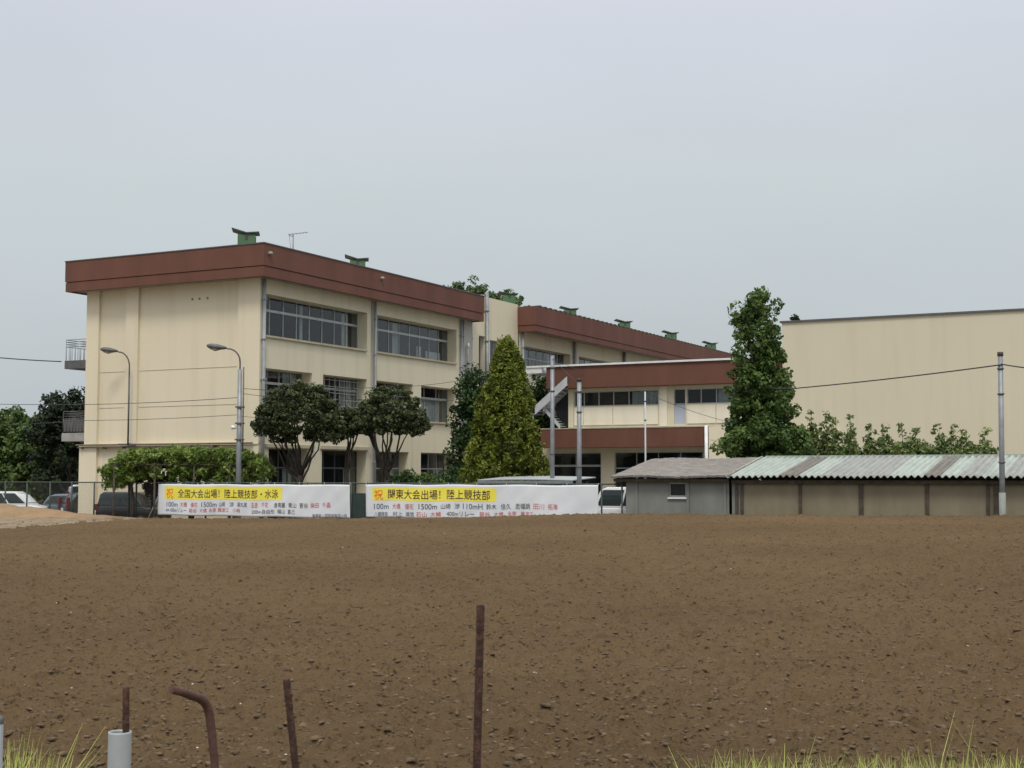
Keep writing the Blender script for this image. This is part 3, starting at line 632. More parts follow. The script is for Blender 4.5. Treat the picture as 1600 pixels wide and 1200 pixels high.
for i in range(int((wend-4.3)/.22)): rc.box(3.80, 3.86, -.2-i*.22-.05, -.2-i*.22+.05, 2.58, 2.66)
rc.build('ridge_cap', M['sheet_teal'], S2)
w_ = MB(); w_.box(.02, .08, -(wend-o0), -(wpx(1158)-o0), YB-.3, 1.80); w_.box(3.6, 3.7, -(wend-o0), 0, YB-.3, 2.3); w_.build('wall', M['shed_tan'], S2)
w_ = MB(); w_.box(.02, .08, -(wpx(1158)-o0)+.002, -.02, YB-.3, 1.80); w_.build('grey_wall_panel', M['shed_grey'], S2)
for p, wd in ((1151, .05), (1159, .05), (1250, .05), (1345, .07), (1448, .06), (1543, .05), (1556, .08), (1650, .06)):
    q = wpx(p)-o0; w_ = MB(); w_.box(-.04, .02, -q-wd, -q+wd, YB-.3, 1.78); w_.build('post', M['timber'], S2)
w_ = MB(); w_.box(-.12, -.05, -(wend-o0), -.05, 1.70, 1.82); w_.build('eave_shade_strip', M['timber'], S2)  # eave shadow put in as a dark strip along the wall top


# ================================================================== FENCE, BANNERS
fe = thing('chain_link_fence', 'dark green chain-link fence along the far edge of the field', 'fence', L(FX, 0, 0), ROT)
fy0, fy1 = -20.5, 22.0; ft = 1.66
pw = MB(); n = int((fy1-fy0)/.11); hh = ft-.02-(-.3)
for i in range(n):
    y0 = fy0+i*.11
    for s in (1, -1):
        ya, yb = (y0, y0+hh) if s > 0 else (y0+hh, y0)
        if max(ya, yb) > fy1: continue
        pw.tube([(.03*s*.3, ya, -.3), (.03*s*.3, yb, ft-.02)], .0035, 3, caps=False)
pw.build('wire_mesh', M['wire'], fe)
MB().tube([(0, fy0, ft), (0, fy1, ft)], .028, 8).build('top_rail', M['fence_green'], fe)
post_y = [onX(p, 780, FX)[0] for p in (147, 201, 213, 300, 360, 420, 480, 548.5, 574, 640, 700, 760, 820, 880, 940, 972)]+[onX(p, 780, FX)[0] for p in (8, 42, 78, 112)]
for q in post_y: MB().tube([(-.0, q, -.4), (-.0, q, ft+.04)], .036, 8).build('post', M['fence_green'], fe)
b_ = onX(250, 776, FX)[0]; MB().tube([(-.5, b_+.25, 0), (-.02, b_, 1.2)], .03, 6).build('brace', M['steel'], fe)
g0, g1 = onX(548, 780, FX)[0], onX(575, 780, FX)[0]
w_ = MB(); w_.box(.05, .09, g1-.3, g0+.3, -.3, 1.26); w_.build('windbreak_sheet', M['net'], fe)
g0, g1 = onX(937, 780, FX)[0], onX(974, 780, FX)[0]

def wav(y, z, top, seed):
    k = min(1, max(0, (top-z)/1.3)); return .03*k*(math.sin(y*1.1+seed)+.5*math.sin(y*2.7+z*2+seed*2))+.004*math.sin((y+z*1.5)*5+seed+2*math.sin(y*.8))
def text_mesh(body, bold=False):
    cu = bpy.data.curves.new('t', 'FONT'); cu.body = body; cu.resolution_u = 3; cu.offset = .006 if bold else 0; o = bpy.data.objects.new('t', cu); C.objects.link(o)
    bpy.context.view_layer.update(); dg = bpy.context.evaluated_depsgraph_get(); me = bpy.data.meshes.new_from_object(o.evaluated_get(dg))
    bpy.data.objects.remove(o); return me
def banner(name_label, px0, px1, top, bot, panel, texts, seed):
    yL, yR = onX(px0, 780, FX)[0], onX(px1, 780, FX)[0]; XB = -.075
    root = thing('banner', name_label, 'banner', L(FX, yL, 0), ROT, 'congratulation banners tied to the fence')
    n, m_ = 130, 20; P = np.zeros((n, m_, 3))
    for i in range(n):
        for j in range(m_):
            y = yL+(yR-yL)*i/(n-1); z = bot+(top-bot)*j/(m_-1); P[i, j] = (XB-wav(y, z, top, seed), y-yL, z+.012*math.sin(y*2.2)*(1 if j == m_-1 else 1))
    c_ = grid_mesh('cloth', P, M['banner'], root); sm = c_.modifiers.new('thick', 'SOLIDIFY'); sm.thickness = .004
    def put(box, name, m, off, me=None):
        x0, x1, z0, z1 = box; y0, y1 = onX(x0, 780, FX)[0], onX(x1, 780, FX)[0]
        if me is None:
            nn, q = 60, 8; P = np.zeros((nn, q, 3))
            for i in range(nn):
                for j in range(q):
                    y = y0+(y1-y0)*i/(nn-1); z = z0+(z1-z0)*j/(q-1)
                    e = min(i, nn-1-i)
                    if e == 0: z = (z0+z1)/2+(z-(z0+z1)/2)*.8
                    P[i, j] = (XB-off-wav(y, z, top, seed), y-yL, z+.012*math.sin(y*2.2))
            return grid_mesh(name, P, m, root)
        co = np.zeros(len(me.vertices)*3); me.vertices.foreach_get('co', co); co = co.reshape(-1, 3)
        mn, mxx = co.min(0), co.max(0); out = []
        for p in co:
            u_ = (p[0]-mn[0])/max(1e-6, mxx[0]-mn[0]); v_ = (p[1]-mn[1])/max(1e-6, mxx[1]-mn[1]); y = y0+(y1-y0)*u_; z = z0+(z1-z0)*v_
            out += [XB-off-wav(y, z, top, seed), y-yL, z+.012*math.sin(y*2.2)]
        me.vertices.foreach_set('co', out); me.update(); me.materials.clear(); me.name = name
        return finish(bpy.data.objects.new(name, me), m, root)
    put(panel, 'yellow_panel', M['yellow'], .008)
    def Z(py, px): return onX(px, py, FX)[1]
    for (x0, x1, y0, y1, body, ink) in texts:
        put((x0, x1, Z(y1, (x0+x1)/2), Z(y0, (x0+x1)/2)), 'lettering', M['ink_'+ink], .014, text_mesh(body, ink == 'orange' or len(body) > 11))
    ty = MB()
    for i in range(9):
        y = (yR-yL)*i/8; ty.tube([(XB-.01, y, top-.03), (-.02, y+.02, ft+.03)], .006, 5)
    ty.build('tie_cord', M['white'], root)
    return root
def Zp(py, px): return onX(px, py, FX)[1]
banner('white banner with yellow headline on the fence before the left gable', 249, 548, Zp(757, 400), Zp(809, 500), (259, 443, Zp(781, 350), Zp(760.5, 350)), [
    (262, 273, 763, 779, '祝', 'orange'), (280, 437, 764.5, 778.5, '全国大会出場！陸上競技部・水泳', 'dark'),
    (263, 280, 784.5, 792, '100m', 'navy'), (284, 311, 784.5, 792, '大橋　優花', 'red'), (317, 340, 784.5, 792, '1500m', 'navy'), (344, 353, 784.5, 792, '山崎', 'navy'), (360, 367, 784.5, 792, '渉', 'navy'),
    (372, 388, 784.5, 792, '滝丸尾', 'navy'), (394, 421, 785, 793, '玉造　千花', 'red'), (431, 448, 785.5, 793.5, '倉高麗', 'dark'), (453, 465, 785.5, 793.5, '青山', 'dark'), (470, 483, 785.5, 793.5, '菅谷', 'dark'),
    (487, 500, 785.5, 793.5, '柴田', 'red'), (505, 518, 785.5, 793.5, '千晶', 'red'),
    (262, 294, 794, 800.5, '4×100mリレー', 'navy'), (298, 310, 794, 800.5, '菊谷', 'red'), (314, 325, 794, 800.5, '大橋', 'red'), (328, 339, 794, 800.5, '永原', 'red'), (342, 377, 794, 800.5, '難波江　小梅', 'red'),
    (395, 432, 796, 803, '200m自由形', 'dark'), (436, 448, 796, 803, '福山', 'dark'), (452, 463, 796, 803, '直己', 'dark'), (490, 543, 803, 808.5, '後援会・同窓会有志一同', 'dark')], 1.0)
banner('longer white banner with yellow headline right of the gap, below the trimmed trees', 573, 936, Zp(757.5, 750), Zp(811, 750), (583, 777, Zp(783, 680), Zp(762, 680)), [
    (586, 600, 765, 781, '祝', 'orange'), (608, 767, 765, 780.5, '関東大会出場！陸上競技部', 'dark'),
    (586, 609, 787, 795.5, '100m', 'navy'), (615, 648, 787, 795.5, '大橋　優花', 'red'), (656, 685, 787, 795.5, '1500m', 'dark'), (691, 706, 787, 795.5, '山崎', 'navy'), (712, 720, 787, 795.5, '渉', 'navy'),
    (725, 755, 787, 795.5, '110mH', 'navy'), (761, 777, 787, 796, '鈴木', 'dark'), (784, 800, 787, 796, '佳久', 'navy'), (807, 830, 787, 796, '走幅跳', 'dark'), (835, 852, 787, 796, '田川', 'red'), (858, 873, 787, 796, '拓海', 'red'),
    (586, 608, 799.5, 807, '八種競技', 'navy'), (616, 631, 799.5, 807, '村上', 'navy'), (636, 649, 799.5, 807, '塙悠', 'navy'), (652, 669, 799.5, 807, '石山', 'red'), (675, 691, 799.5, 807, '大輔', 'red'),
    (700, 742, 799.5, 807, '400mリレー', 'dark'), (750, 767, 799.5, 807, '菊谷', 'red'), (773, 788, 799.5, 807, '大橋', 'red'), (795, 835, 799.5, 807, '永原　難波江', 'red')], 2.4)
exec_vegetation = True

# ================================================================== VEGETATION
def leafcloud(name, cen, rad, per, size, m, parent, seed=0, aspect=1.6, squash=.8, tone_by=None, droop=0., shell=.45, up=.3, base_tone=.5, spread=.5, stretch=(1, 1, 1)):
    g = np.random.default_rng(seed); cen = np.asarray(cen, float); N = len(cen); rad = np.broadcast_to(np.asarray(rad, float), (N,))
    per = np.broadcast_to(np.asarray(per), (N,)).astype(int); idx = np.repeat(np.arange(N), per); K = len(idx)
    d = g.normal(size=(K, 3)); d /= np.linalg.norm(d, axis=1)[:, None]
    rr = shell+(1-shell)*g.random(K)**.6
    off = d*rr[:, None]*rad[idx][:, None]*np.array(stretch)*np.array((1, 1, squash)); off[:, 2] -= droop*g.random(K)**2*rad[idx]
    p = cen[idx]+off
    nrm = d*.6+g.normal(size=(K, 3))*.55; nrm[:, 2] += up; nrm /= np.linalg.norm(nrm, axis=1)[:, None]
    a = np.cross(nrm, g.normal(size=(K, 3))); a /= np.linalg.norm(a, axis=1)[:, None]; b = np.cross(nrm, a)
    s = size*(.6+.8*g.random(K)); a = a*(s*aspect/2)[:, None]; b = b*(s/2)[:, None]
    Q = np.stack([p-a, p-b*.9+a*.1, p+a, p+b*.9+a*.1], 1)
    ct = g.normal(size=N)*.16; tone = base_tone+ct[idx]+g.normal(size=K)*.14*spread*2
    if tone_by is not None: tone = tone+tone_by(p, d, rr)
    return quads(name, Q, tone, m, parent)
def limbs(mb, base, tips, r0, r1=.015, n=6, bend=.15, seed=0, fork=.35):
    rg = random.Random(seed)
    for tpt in tips:
        a = Vector(base); b = Vector(tpt); k = 6; pts = []; rs = []
        ln = (b-a).length
        for i in range(k+1):
            s = i/k; p = a.lerp(b, s); p.z += bend*ln*math.sin(s*math.pi)*(.5 if i else 0)
            if 0 < i < k: p += Vector((rg.uniform(-1, 1), rg.uniform(-1, 1), rg.uniform(-.5, .5)))*ln*.035
            pts.append(p); rs.append(r0+(r1-r0)*s)
        mb.tube(pts, rs, n)
LM = {}
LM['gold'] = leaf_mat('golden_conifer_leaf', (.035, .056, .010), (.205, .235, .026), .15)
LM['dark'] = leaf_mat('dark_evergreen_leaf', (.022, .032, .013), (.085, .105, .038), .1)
LM['conif'] = leaf_mat('deep_green_leaf', (.015, .038, .012), (.05, .095, .025), .15)
LM['column'] = leaf_mat('column_tree_leaf', (.030, .062, .015), (.135, .205, .05), .25)
LM['wist'] = leaf_mat('wisteria_leaf', (.075, .13, .022), (.27, .36, .09), .3)
LM['bgtree'] = leaf_mat('broadleaf', (.030, .058, .016), (.13, .19, .05), .2)
LM['far'] = leaf_mat('roof_tree_leaf', (.05, .09, .03), (.13, .19, .07), .3)
LM['shrub'] = leaf_mat('garden_shrub_leaf', (.07, .11, .03), (.24, .30, .11), .25)
LM['purple'] = leaf_mat('purple_leaf', (.02, .010, .012), (.07, .028, .035), .15)
LM['darktree'] = leaf_mat('dark_tree_leaf', (.010, .020, .010), (.035, .055, .024), .1)

def gold_conifer():
    H = 8.4; base = at(786, 800, 60.0); base.z = YARD
    top = at(796, 530, 60.0).z-YARD
    t = thing('golden_conifer', 'cone-shaped golden green conifer beside the end of the left block', 'tree', base)
    g = np.random.default_rng(3); cen = []; rad = []; per = []
    prof_h = np.array([0, .08, .18, .35, .55, .75, .9, 1.0]); prof_r = np.array([1.85, 1.98, 1.92, 1.68, 1.32, .95, .55, .10])
    nsp = 900
    for i in range(nsp):
        h = 1-math.sqrt(1-g.random()*.985) if False else g.random()**1.25
        r = np.interp(h, prof_h, prof_r); a = g.random()*6.283; lump = 1+.10*math.sin(a*3+h*9)+.08*math.sin(a*7-h*17)
        rr = r*lump*(.74+.30*g.random()); cen.append((rr*math.cos(a)+.18*h, rr*math.sin(a), .35+h*(top-.45))); rad.append((.17+.20*g.random())*(1-h*.35)); per.append(58)
    for i in range(350):
        h = g.random(); r = np.interp(h, prof_h, prof_r)*.6*math.sqrt(g.random()); a = g.random()*6.283; cen.append((r*math.cos(a), r*math.sin(a), .3+h*(top-.6))); rad.append(.4); per.append(20)
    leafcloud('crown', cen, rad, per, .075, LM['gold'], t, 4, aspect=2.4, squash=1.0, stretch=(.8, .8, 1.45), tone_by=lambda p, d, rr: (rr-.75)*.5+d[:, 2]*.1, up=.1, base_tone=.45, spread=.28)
    MB().tube([(0, 0, 0), (.05, 0, top*.5), (.15, 0, top*.95)], [.16, .1, .02], 8).build('trunk', M['bark'], t)
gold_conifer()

def clump_tree(name, label, cat, base, blobs, m, size, per, nclump, crad, seed, trunk_r=.14, fork_h=None, tone=None, group=None, squash=.8, holes=.0, base_tone=.5, aspect=1.6, up=.3, trunks=1, shell=.45):
    """blobs: list of (dx,dy,z,rx,ry,rz) in metres relative to base; leaf clumps fill each blob near its surface"""
    t = thing(name, label, cat, base, 0, group); g = np.random.default_rng(seed); cen = []; rad = []
    vol = np.array([b[3]*b[4]+b[3]*b[5] for b in blobs]); vol = vol/vol.sum()
    for b_, f in zip(blobs, vol):
        for i in range(max(3, int(nclump*f))):
            d = g.normal(size=3); d /= np.linalg.norm(d); r = (.35+.65*g.random()**.5)*(1+.12*math.sin(7*d[0]+5*d[2]+seed))
            cen.append((b_[0]+d[0]*b_[3]*r, b_[1]+d[1]*b_[4]*r, b_[2]+d[2]*b_[5]*r)); rad.append(crad*(.6+.8*g.random()))
    leafcloud('crown', cen, rad, per, size, m, t, seed+1, squash=squash, base_tone=base_tone, aspect=aspect, up=up, shell=shell)
    mb = MB(); fh = fork_h if fork_h is not None else min(b[2]-b[5] for b in blobs)*.8+.2
    rg = random.Random(seed)
    for q in range(trunks):
        ox = rg.uniform(-.3, .3) if trunks > 1 else 0; oy = rg.uniform(-.3, .3) if trunks > 1 else 0
        mb.tube([(ox, oy, -.1), (ox+.04, oy, fh*.5), (ox*.8, oy+.02, fh)], [trunk_r*1.25, trunk_r, trunk_r*.85], 8)
        tips = [cen[rg.randrange(len(cen))] for _ in range(16//trunks+3)]
        limbs(mb, (ox*.8, oy+.02, fh*.97), tips, trunk_r*.6, .015, 6, .12, seed+q)
    mb.build('trunk', M['bark'], t)
    return t

# the trimmed evergreens in front of the long facade
def trimmed(px, depth, label, blobs, seed, fork):
    base = at(px, 800, depth); base.z = YARD
    t = thing('trimmed_evergreen', label, 'tree', base, 0, 'dark trimmed evergreens before the school front')
    g = np.random.default_rng(seed); cen = []; rad = []; per = []
    for (dx, z, rx, rz, n) in blobs:
        for i in range(int(n*1.7)):
            a = g.random()*6.283; e = math.asin(min(1, max(-1, -.6+1.6*g.random()))); r = .78+.20*g.random()
            cen.append((dx+math.cos(a)*math.cos(e)*rx*r, math.sin(a)*math.cos(e)*rx*.85*r, z+math.sin(e)*rz*r)); rad.append(.16+.13*g.random()); per.append(46)
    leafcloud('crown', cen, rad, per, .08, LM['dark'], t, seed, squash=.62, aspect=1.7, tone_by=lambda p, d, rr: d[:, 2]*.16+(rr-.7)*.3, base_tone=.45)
    mb = MB(); mb.tube([(0, 0, -.1), (.04, 0, fork*.5), (-.02, 0, fork)], [.17, .13, .11], 9)
    rg = random.Random(seed); nb = 14 if len(cen) > 200 else 7; tips = [cen[rg.randrange(len(cen))] for _ in range(nb)]
    for q, tp_ in enumerate(tips): limbs(mb, (-.02, 0, fork*(.75+.25*(q % 4)/3)), [tp_], .065, .018, 6, -.05-.06*(q % 3), seed+q)
    mb.build('trunk', M['bark'], t)
def zpx(py, Y): return at(800, py, Y).z-YARD
d0 = 60.5
def bx(px, c, Y): return (px-c)*Y/F_PX
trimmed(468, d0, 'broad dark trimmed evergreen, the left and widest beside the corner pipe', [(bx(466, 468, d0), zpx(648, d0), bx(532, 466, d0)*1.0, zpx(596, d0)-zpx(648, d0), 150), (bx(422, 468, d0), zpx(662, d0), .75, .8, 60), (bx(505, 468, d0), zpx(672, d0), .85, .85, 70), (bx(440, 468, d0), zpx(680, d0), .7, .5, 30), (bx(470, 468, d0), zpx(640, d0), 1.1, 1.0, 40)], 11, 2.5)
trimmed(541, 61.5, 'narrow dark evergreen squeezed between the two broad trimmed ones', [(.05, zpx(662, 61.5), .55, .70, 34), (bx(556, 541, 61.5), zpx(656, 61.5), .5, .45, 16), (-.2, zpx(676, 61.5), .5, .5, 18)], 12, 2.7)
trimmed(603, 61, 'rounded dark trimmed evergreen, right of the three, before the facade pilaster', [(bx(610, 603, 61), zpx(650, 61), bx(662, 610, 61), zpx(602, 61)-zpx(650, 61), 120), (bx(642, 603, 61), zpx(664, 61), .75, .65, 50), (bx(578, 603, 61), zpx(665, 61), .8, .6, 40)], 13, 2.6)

# the tall columnar tree by the sheds
Yc_ = 54.0; base = at(1195, 800, Yc_); base.z = YARD
def cz(py): return zpx(py, Yc_)
def cx(px): return (px-1195)*Yc_/F_PX
def cr_(w): return w*Yc_/F_PX/2
bl = []
for px, py, wx, wy in ((1188, 476, 62, 40), (1170, 500, 40, 30), (1192, 520, 66, 54), (1180, 555, 60, 46), (1204, 560, 56, 50), (1188, 590, 84, 50), (1172, 610, 60, 60), (1222, 605, 46, 56), (1192, 635, 92, 60), (1225, 640, 40, 60), (1170, 655, 60, 50), (1195, 672, 100, 50), (1160, 692, 66, 44), (1232, 690, 64, 52), (1195, 700, 130, 50), (1143, 702, 44, 30), (1195, 740, 110, 80)):
    bl.append((cx(px), random.uniform(-.3, .3), cz(py), cr_(wx), cr_(wx), cr_(wy)))
clump_tree('columnar_tree', 'tall columnar green tree rising behind the left end of the corrugated roof', 'tree', base, bl, LM['column'], .11, 75, 480, .30, 21, trunk_r=.16, fork_h=3.0, squash=.9)

# conifers behind the golden one
for px, Y, pyt, wd, sd_, lb in ((748, 72, 572, 2.0, 31, 'dark green tree against the end of the left block, behind the golden conifer'), (846, 85.6, 583, 1.25, 32, 'dark green tree right behind the golden conifer, by the outside stair')):
    base = at(px, 800, Y); base.z = YARD; tz = zpx(pyt, Y)
    clump_tree('evergreen_tree', lb, 'tree', base, [(0, 0, tz*.82, wd*.6, wd*.6, tz*.17), (0, 0, tz*.6, wd*.85, wd*.85, tz*.22), (0, 0, tz*.35, wd, wd, tz*.25)], LM['conif'], .12, 75, 260, .40, sd_)

# wisteria on its pergola under the gable
Yw = 61.0; base = at(292, 800, Yw); base.z = YARD
ws = thing('wisteria_arbour', 'light green wisteria spreading over an arbour before the gable', 'wisteria', base)
g = np.random.default_rng(41); cen = []; rad = []; per = []
def wx(px): return (px-292)*Yw/F_PX
topo = ([165, 185, 215, 260, 300, 340, 380, 405, 418], [742, 712, 700, 699, 697, 700, 700, 712, 730])
boto = ([165, 185, 215, 260, 300, 340, 380, 405, 418], [754, 758, 744, 742, 756, 757, 755, 748, 742])
for i in range(560):
    px = g.uniform(168, 416); a = np.interp(px, *topo); b_ = np.interp(px, *boto); f = g.random()**1.7; py = a+4+(b_-a-4)*f
    cen.append((wx(px), g.uniform(-1.5, 1.5)*(1-.3*f), zpx(py, Yw))); rad.append(.13+.17*g.random()); per.append(34)
leafcloud('foliage', cen, rad, per, .10, LM['wist'], ws, 42, aspect=2.4, squash=.7, droop=.8, base_tone=.5)
mb = MB()
for px in (190, 252, 312, 366):
    for yo in (-1.2, 1.2):
        mb.tube([(wx(px), yo, -.1), (wx(px), yo, 2.82)], .045, 7)
for yo in (-1.2, 1.2): mb.tube([(wx(182), yo, 2.86), (wx(372), yo, 2.86)], .035, 6)
for i in range(12): xx = wx(186)+i*(wx(370)-wx(186))/11; mb.tube([(xx, -1.5, 2.92), (xx, 1.5, 2.92)], .025, 6)
mb.build('arbour_frame', M['timber'], ws)
mb = MB(); 
for px in (210, 368, 300): mb.tube([(wx(px), -.6, -.1), (wx(px)+.1, -.5, 1.2), (wx(px)-.05, -.55, 2.3), (wx(px)+.3, -.2, 2.8), (wx(px)+1.2, 0, 2.95)], [.09, .08, .07, .06, .03], 7)
mb.build('vine_trunk', M['bark'], ws)
b0 = at(245, 800, 61.5); b0.z = YARD
clump_tree('purple_shrub', 'dark purple-leaved shrub in the shade under the wisteria', 'shrub', b0, [(0, 0, 1.9, .8, .6, .55)], LM['purple'], .1, 50, 60, .2, 43, trunk_r=.05, trunks=2)

# clipped bushes along the foot of the front
for k, (px, Y, pyt, wdt, lb) in enumerate(((618, 65, 741, 1.0, 'small dark bush at the far left of the low bushes above the second banner'), (655, 66, 735, 1.3, 'round green bush under the ground floor window, middle of three bushes'), (698, 67, 738, 1.2, 'dark green bush touching the golden conifer, right of three bushes'))):
    base = at(px, 800, Y); base.z = YARD; tz = zpx(pyt, Y)
    clump_tree('bush', lb, 'bush', base, [(0, 0, tz*.6, wdt, wdt*.8, tz*.42)], LM['conif'] if k != 1 else LM['column'], .09, 50, 90, .22, 50+k, trunk_r=.05, trunks=2, group='bushes along the school front')

# garden shrubs behind the corrugated roof
shr = [(1283, 55, 644, 662, 27, 'wispy tall shrub with bare shoots, first right of the columnar tree'), (1322, 54.5, 655, 676, 22, 'open green shrub with long shoots, second right of the columnar tree'), (1372, 54, 664, 680, 30, 'dull grey-green bushy shrub halfway along the shed roof'),
       (1425, 53.5, 668, 688, 30, 'low leafy shrub with one bare twig, against the gym wall'), (1475, 53, 668, 680, 28, 'green shrub with two raised shoots, left of the last one'), (1522, 52.5, 672, 690, 30, 'rightmost shrub behind the shed roof, nearest the tall pole')]
def garden_shrub(k, px, Y, pt, pb, hw, lb):
    base = at(px, 800, Y); base.z = YARD; sc = Y/F_PX; g = random.Random(160+k)
    t = thing('garden_shrub', lb, 'shrub', base, 0, 'shrubs between the shed and the gym'); cen = []; rad = []; per = []; mb = MB(); H0 = zpx(714, Y)
    nst = 9
    for q in range(nst):
        f = (q+.5)/nst*2-1; x1 = f*hw*sc*1.05+g.uniform(-.1, .1); top_ = zpx(pt if q in (2, 6) else g.uniform(pb-2, pb+20)+abs(f)*8, Y); y1 = g.uniform(-.5, .5)
        a = Vector((x1*.25, y1*.3, .9)); b_ = Vector((x1, y1, top_)); m_ = a.lerp(b_, .55)+Vector((x1*.18, 0, .05)); mb.tube([(x1*.1, 0, -.1), tuple(a), tuple(m_), tuple(b_)], [.035, .028, .018, .006], 6)
        n = 12
        for i in range(n):
            u_ = .38+.62*i/(n-1); p = a.lerp(m_, u_/.55) if u_ < .55 else m_.lerp(b_, (u_-.55)/.45); wd = .42*(1-u_)+.10
            for _ in range(2 if u_ < .8 else 1): cen.append((p.x+g.uniform(-wd, wd), p.y+g.uniform(-wd, wd), p.z+g.uniform(-.08, .08))); rad.append(.15+.15*(1-u_)+.03); per.append(24 if u_ < .85 else 14)
    for i in range(26): cen.append((g.uniform(-1, 1)*hw*sc, g.uniform(-.4, .4), H0+g.uniform(-.35, .25))); rad.append(.2); per.append(26)
    leafcloud('foliage', cen, rad, per, .10, LM['shrub'], t, 160+k, base_tone=.38+.09*((k*2) % 4), shell=.2, aspect=1.9)
    mb.build('stems', M['bark'], t)
for k, a_ in enumerate(shr): garden_shrub(k, *a_)

# background trees on the left
bgt = [(-60, 96, 640, 3.6, 'bg', 'leafy green tree at the far left edge behind the parked cars'), (18, 94, 637, 3.4, 'bg', 'broad green tree behind the parked cars, left of centre of the group'), (62, 92, 652, 2.6, 'bg', 'rounded green tree with small top tufts between two taller ones'),
       (112, 88, 604, 2.5, 'dk', 'tall dark tree rising beside the rear balconies of the left block'), (92, 97, 660, 2.6, 'dk', 'dark low tree in the shade behind the grey car')]
for k, (px, Y, pt, wd, kd, lb) in enumerate(bgt):
    base = at(px, 800, Y); base.z = YARD; tz = zpx(pt, Y); g = random.Random(80+k); bl = [(0, 0, tz*.45, wd, wd*.8, tz*.42), (0, 0, tz*.72, wd*.75, wd*.7, tz*.25)]
    for q in range(5): bl.append((g.uniform(-.8, .8)*wd, g.uniform(-.5, .5)*wd, tz*g.uniform(.55, .9), wd*.33, wd*.33, wd*.3))
    clump_tree('leafy_tree', lb, 'tree', base, bl, LM['bgtree'] if kd == 'bg' else LM['darktree'], .17, 55, 330, .45, 80+k, trunk_r=.16, group='trees behind the car park')
tag(leafcloud('undergrowth', [(at(px, 700, 99).x, 99+random.uniform(-2, 2), random.uniform(.2, 2.0)) for px in np.linspace(-260, 190, 120)], .9, 120, .2, LM['darktree'], None, 95), 'dark undergrowth filling in below the trees at the left', 'undergrowth', kind='stuff')
# trees beyond the school
base = at(752, 700, 118); base.z = YARD; s = 118/F_PX
def zz_(py): return at(800, py, 118).z-YARD
clump_tree('tall_tree', 'spreading crown of a tall tree showing above the roof at the stair tower', 'tree', base, [((728-752)*s, 0, zz_(458), 1.6, 1.5, 1.3), ((706-752)*s, 0, zz_(450), .7, .7, .6), ((757-752)*s, 0, zz_(466), 1.5, 1.4, 1.2), ((785-752)*s, 0, zz_(472), 1.6, 1.4, 1.0), ((812-752)*s, 0, zz_(478), 1.1, 1, .8), (0, 0, zz_(500), 4, 3, 2.2)], LM['far'], .18, 45, 190, .42, 101, trunk_r=.3, fork_h=9)
base = at(1243, 600, 125); base.z = YARD
clump_tree('distant_conifer', 'tip of a distant dark conifer just above the gym roof', 'tree', base, [(0, 0, at(800, 497, 125).z+.4, .30, .30, .6), (0, 0, at(800, 507, 125).z+.4, .5, .5, .9), (0, 0, at(800, 540, 125).z-2, 1.3, 1.3, 3)], LM['darktree'], .16, 40, 70, .28, 111, trunk_r=.15, fork_h=9)

# grass tufts on the near verge
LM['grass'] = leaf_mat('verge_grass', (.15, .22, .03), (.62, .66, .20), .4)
def grass(name, spots, seed, label):
    g = np.random.default_rng(seed); Q = []; tone = []
    for (x, y, n, h, sp) in spots:
        for i in range(n):
            bx_ = x+g.normal()*sp; by_ = y+g.normal()*sp*.8; hh = h*(.45+.6*g.random()); az = g.random()*6.283; lean = .10+.5*g.random()**1.6
            w = .0032+.0045*g.random(); sx_, sy_ = -math.sin(az)*w, math.cos(az)*w; seg = 4; tn = g.random()
            prev = None
            for k in range(seg+1):
                s = k/seg; q = s*s*lean*hh; px_ = bx_+math.cos(az)*q; py_ = by_+math.sin(az)*q; pz = .30+hh*(s-.22*lean*s*s*s); ww_ = 1-s*.92
                cur_ = ((px_-sx_*ww_, py_-sy_*ww_, pz), (px_+sx_*ww_, py_+sy_*ww_, pz))
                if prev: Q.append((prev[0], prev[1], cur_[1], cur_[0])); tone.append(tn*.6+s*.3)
                prev = cur_
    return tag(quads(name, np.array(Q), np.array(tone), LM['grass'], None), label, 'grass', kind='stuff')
rg = random.Random(9); sp = []
for i in range(330):
    px = rg.uniform(1090, 1680); Y = rg.uniform(4.9, 6.4); p = at(px, 1200, Y); hgt_ = (at(px, 1174, Y).z-.30)*rg.uniform(.78, 1.0)
    sp.append((p.x, Y, 30, hgt_*1.02, .06))
for px, pt in ((1205, 1150), (1235, 1158), (1440, 1142), (1490, 1160), (1590, 1150), (1540, 1168), (1300, 1166), (1120, 1178), (1395, 1165)):
    Y = 5.3; p = at(px, 1200, Y); sp.append((p.x, Y, 7, (at(px, pt, Y).z-.30)*1.12, .03))
grass('grass', sp, 91, 'bright yellow-green grass blades at the bottom right edge of the verge')
sp = []
for i in range(60):
    px = rg.uniform(-50, 62); Y = rg.uniform(4.6, 5.4); p = at(px, 1200, Y); sp.append((p.x, Y, 26, (at(px, 1160+max(0, px)*.35, Y).z-.30)*rg.uniform(.9, 1.08), .05))
grass('grass', sp, 92, 'bright yellow-green grass tuft at the bottom left corner')

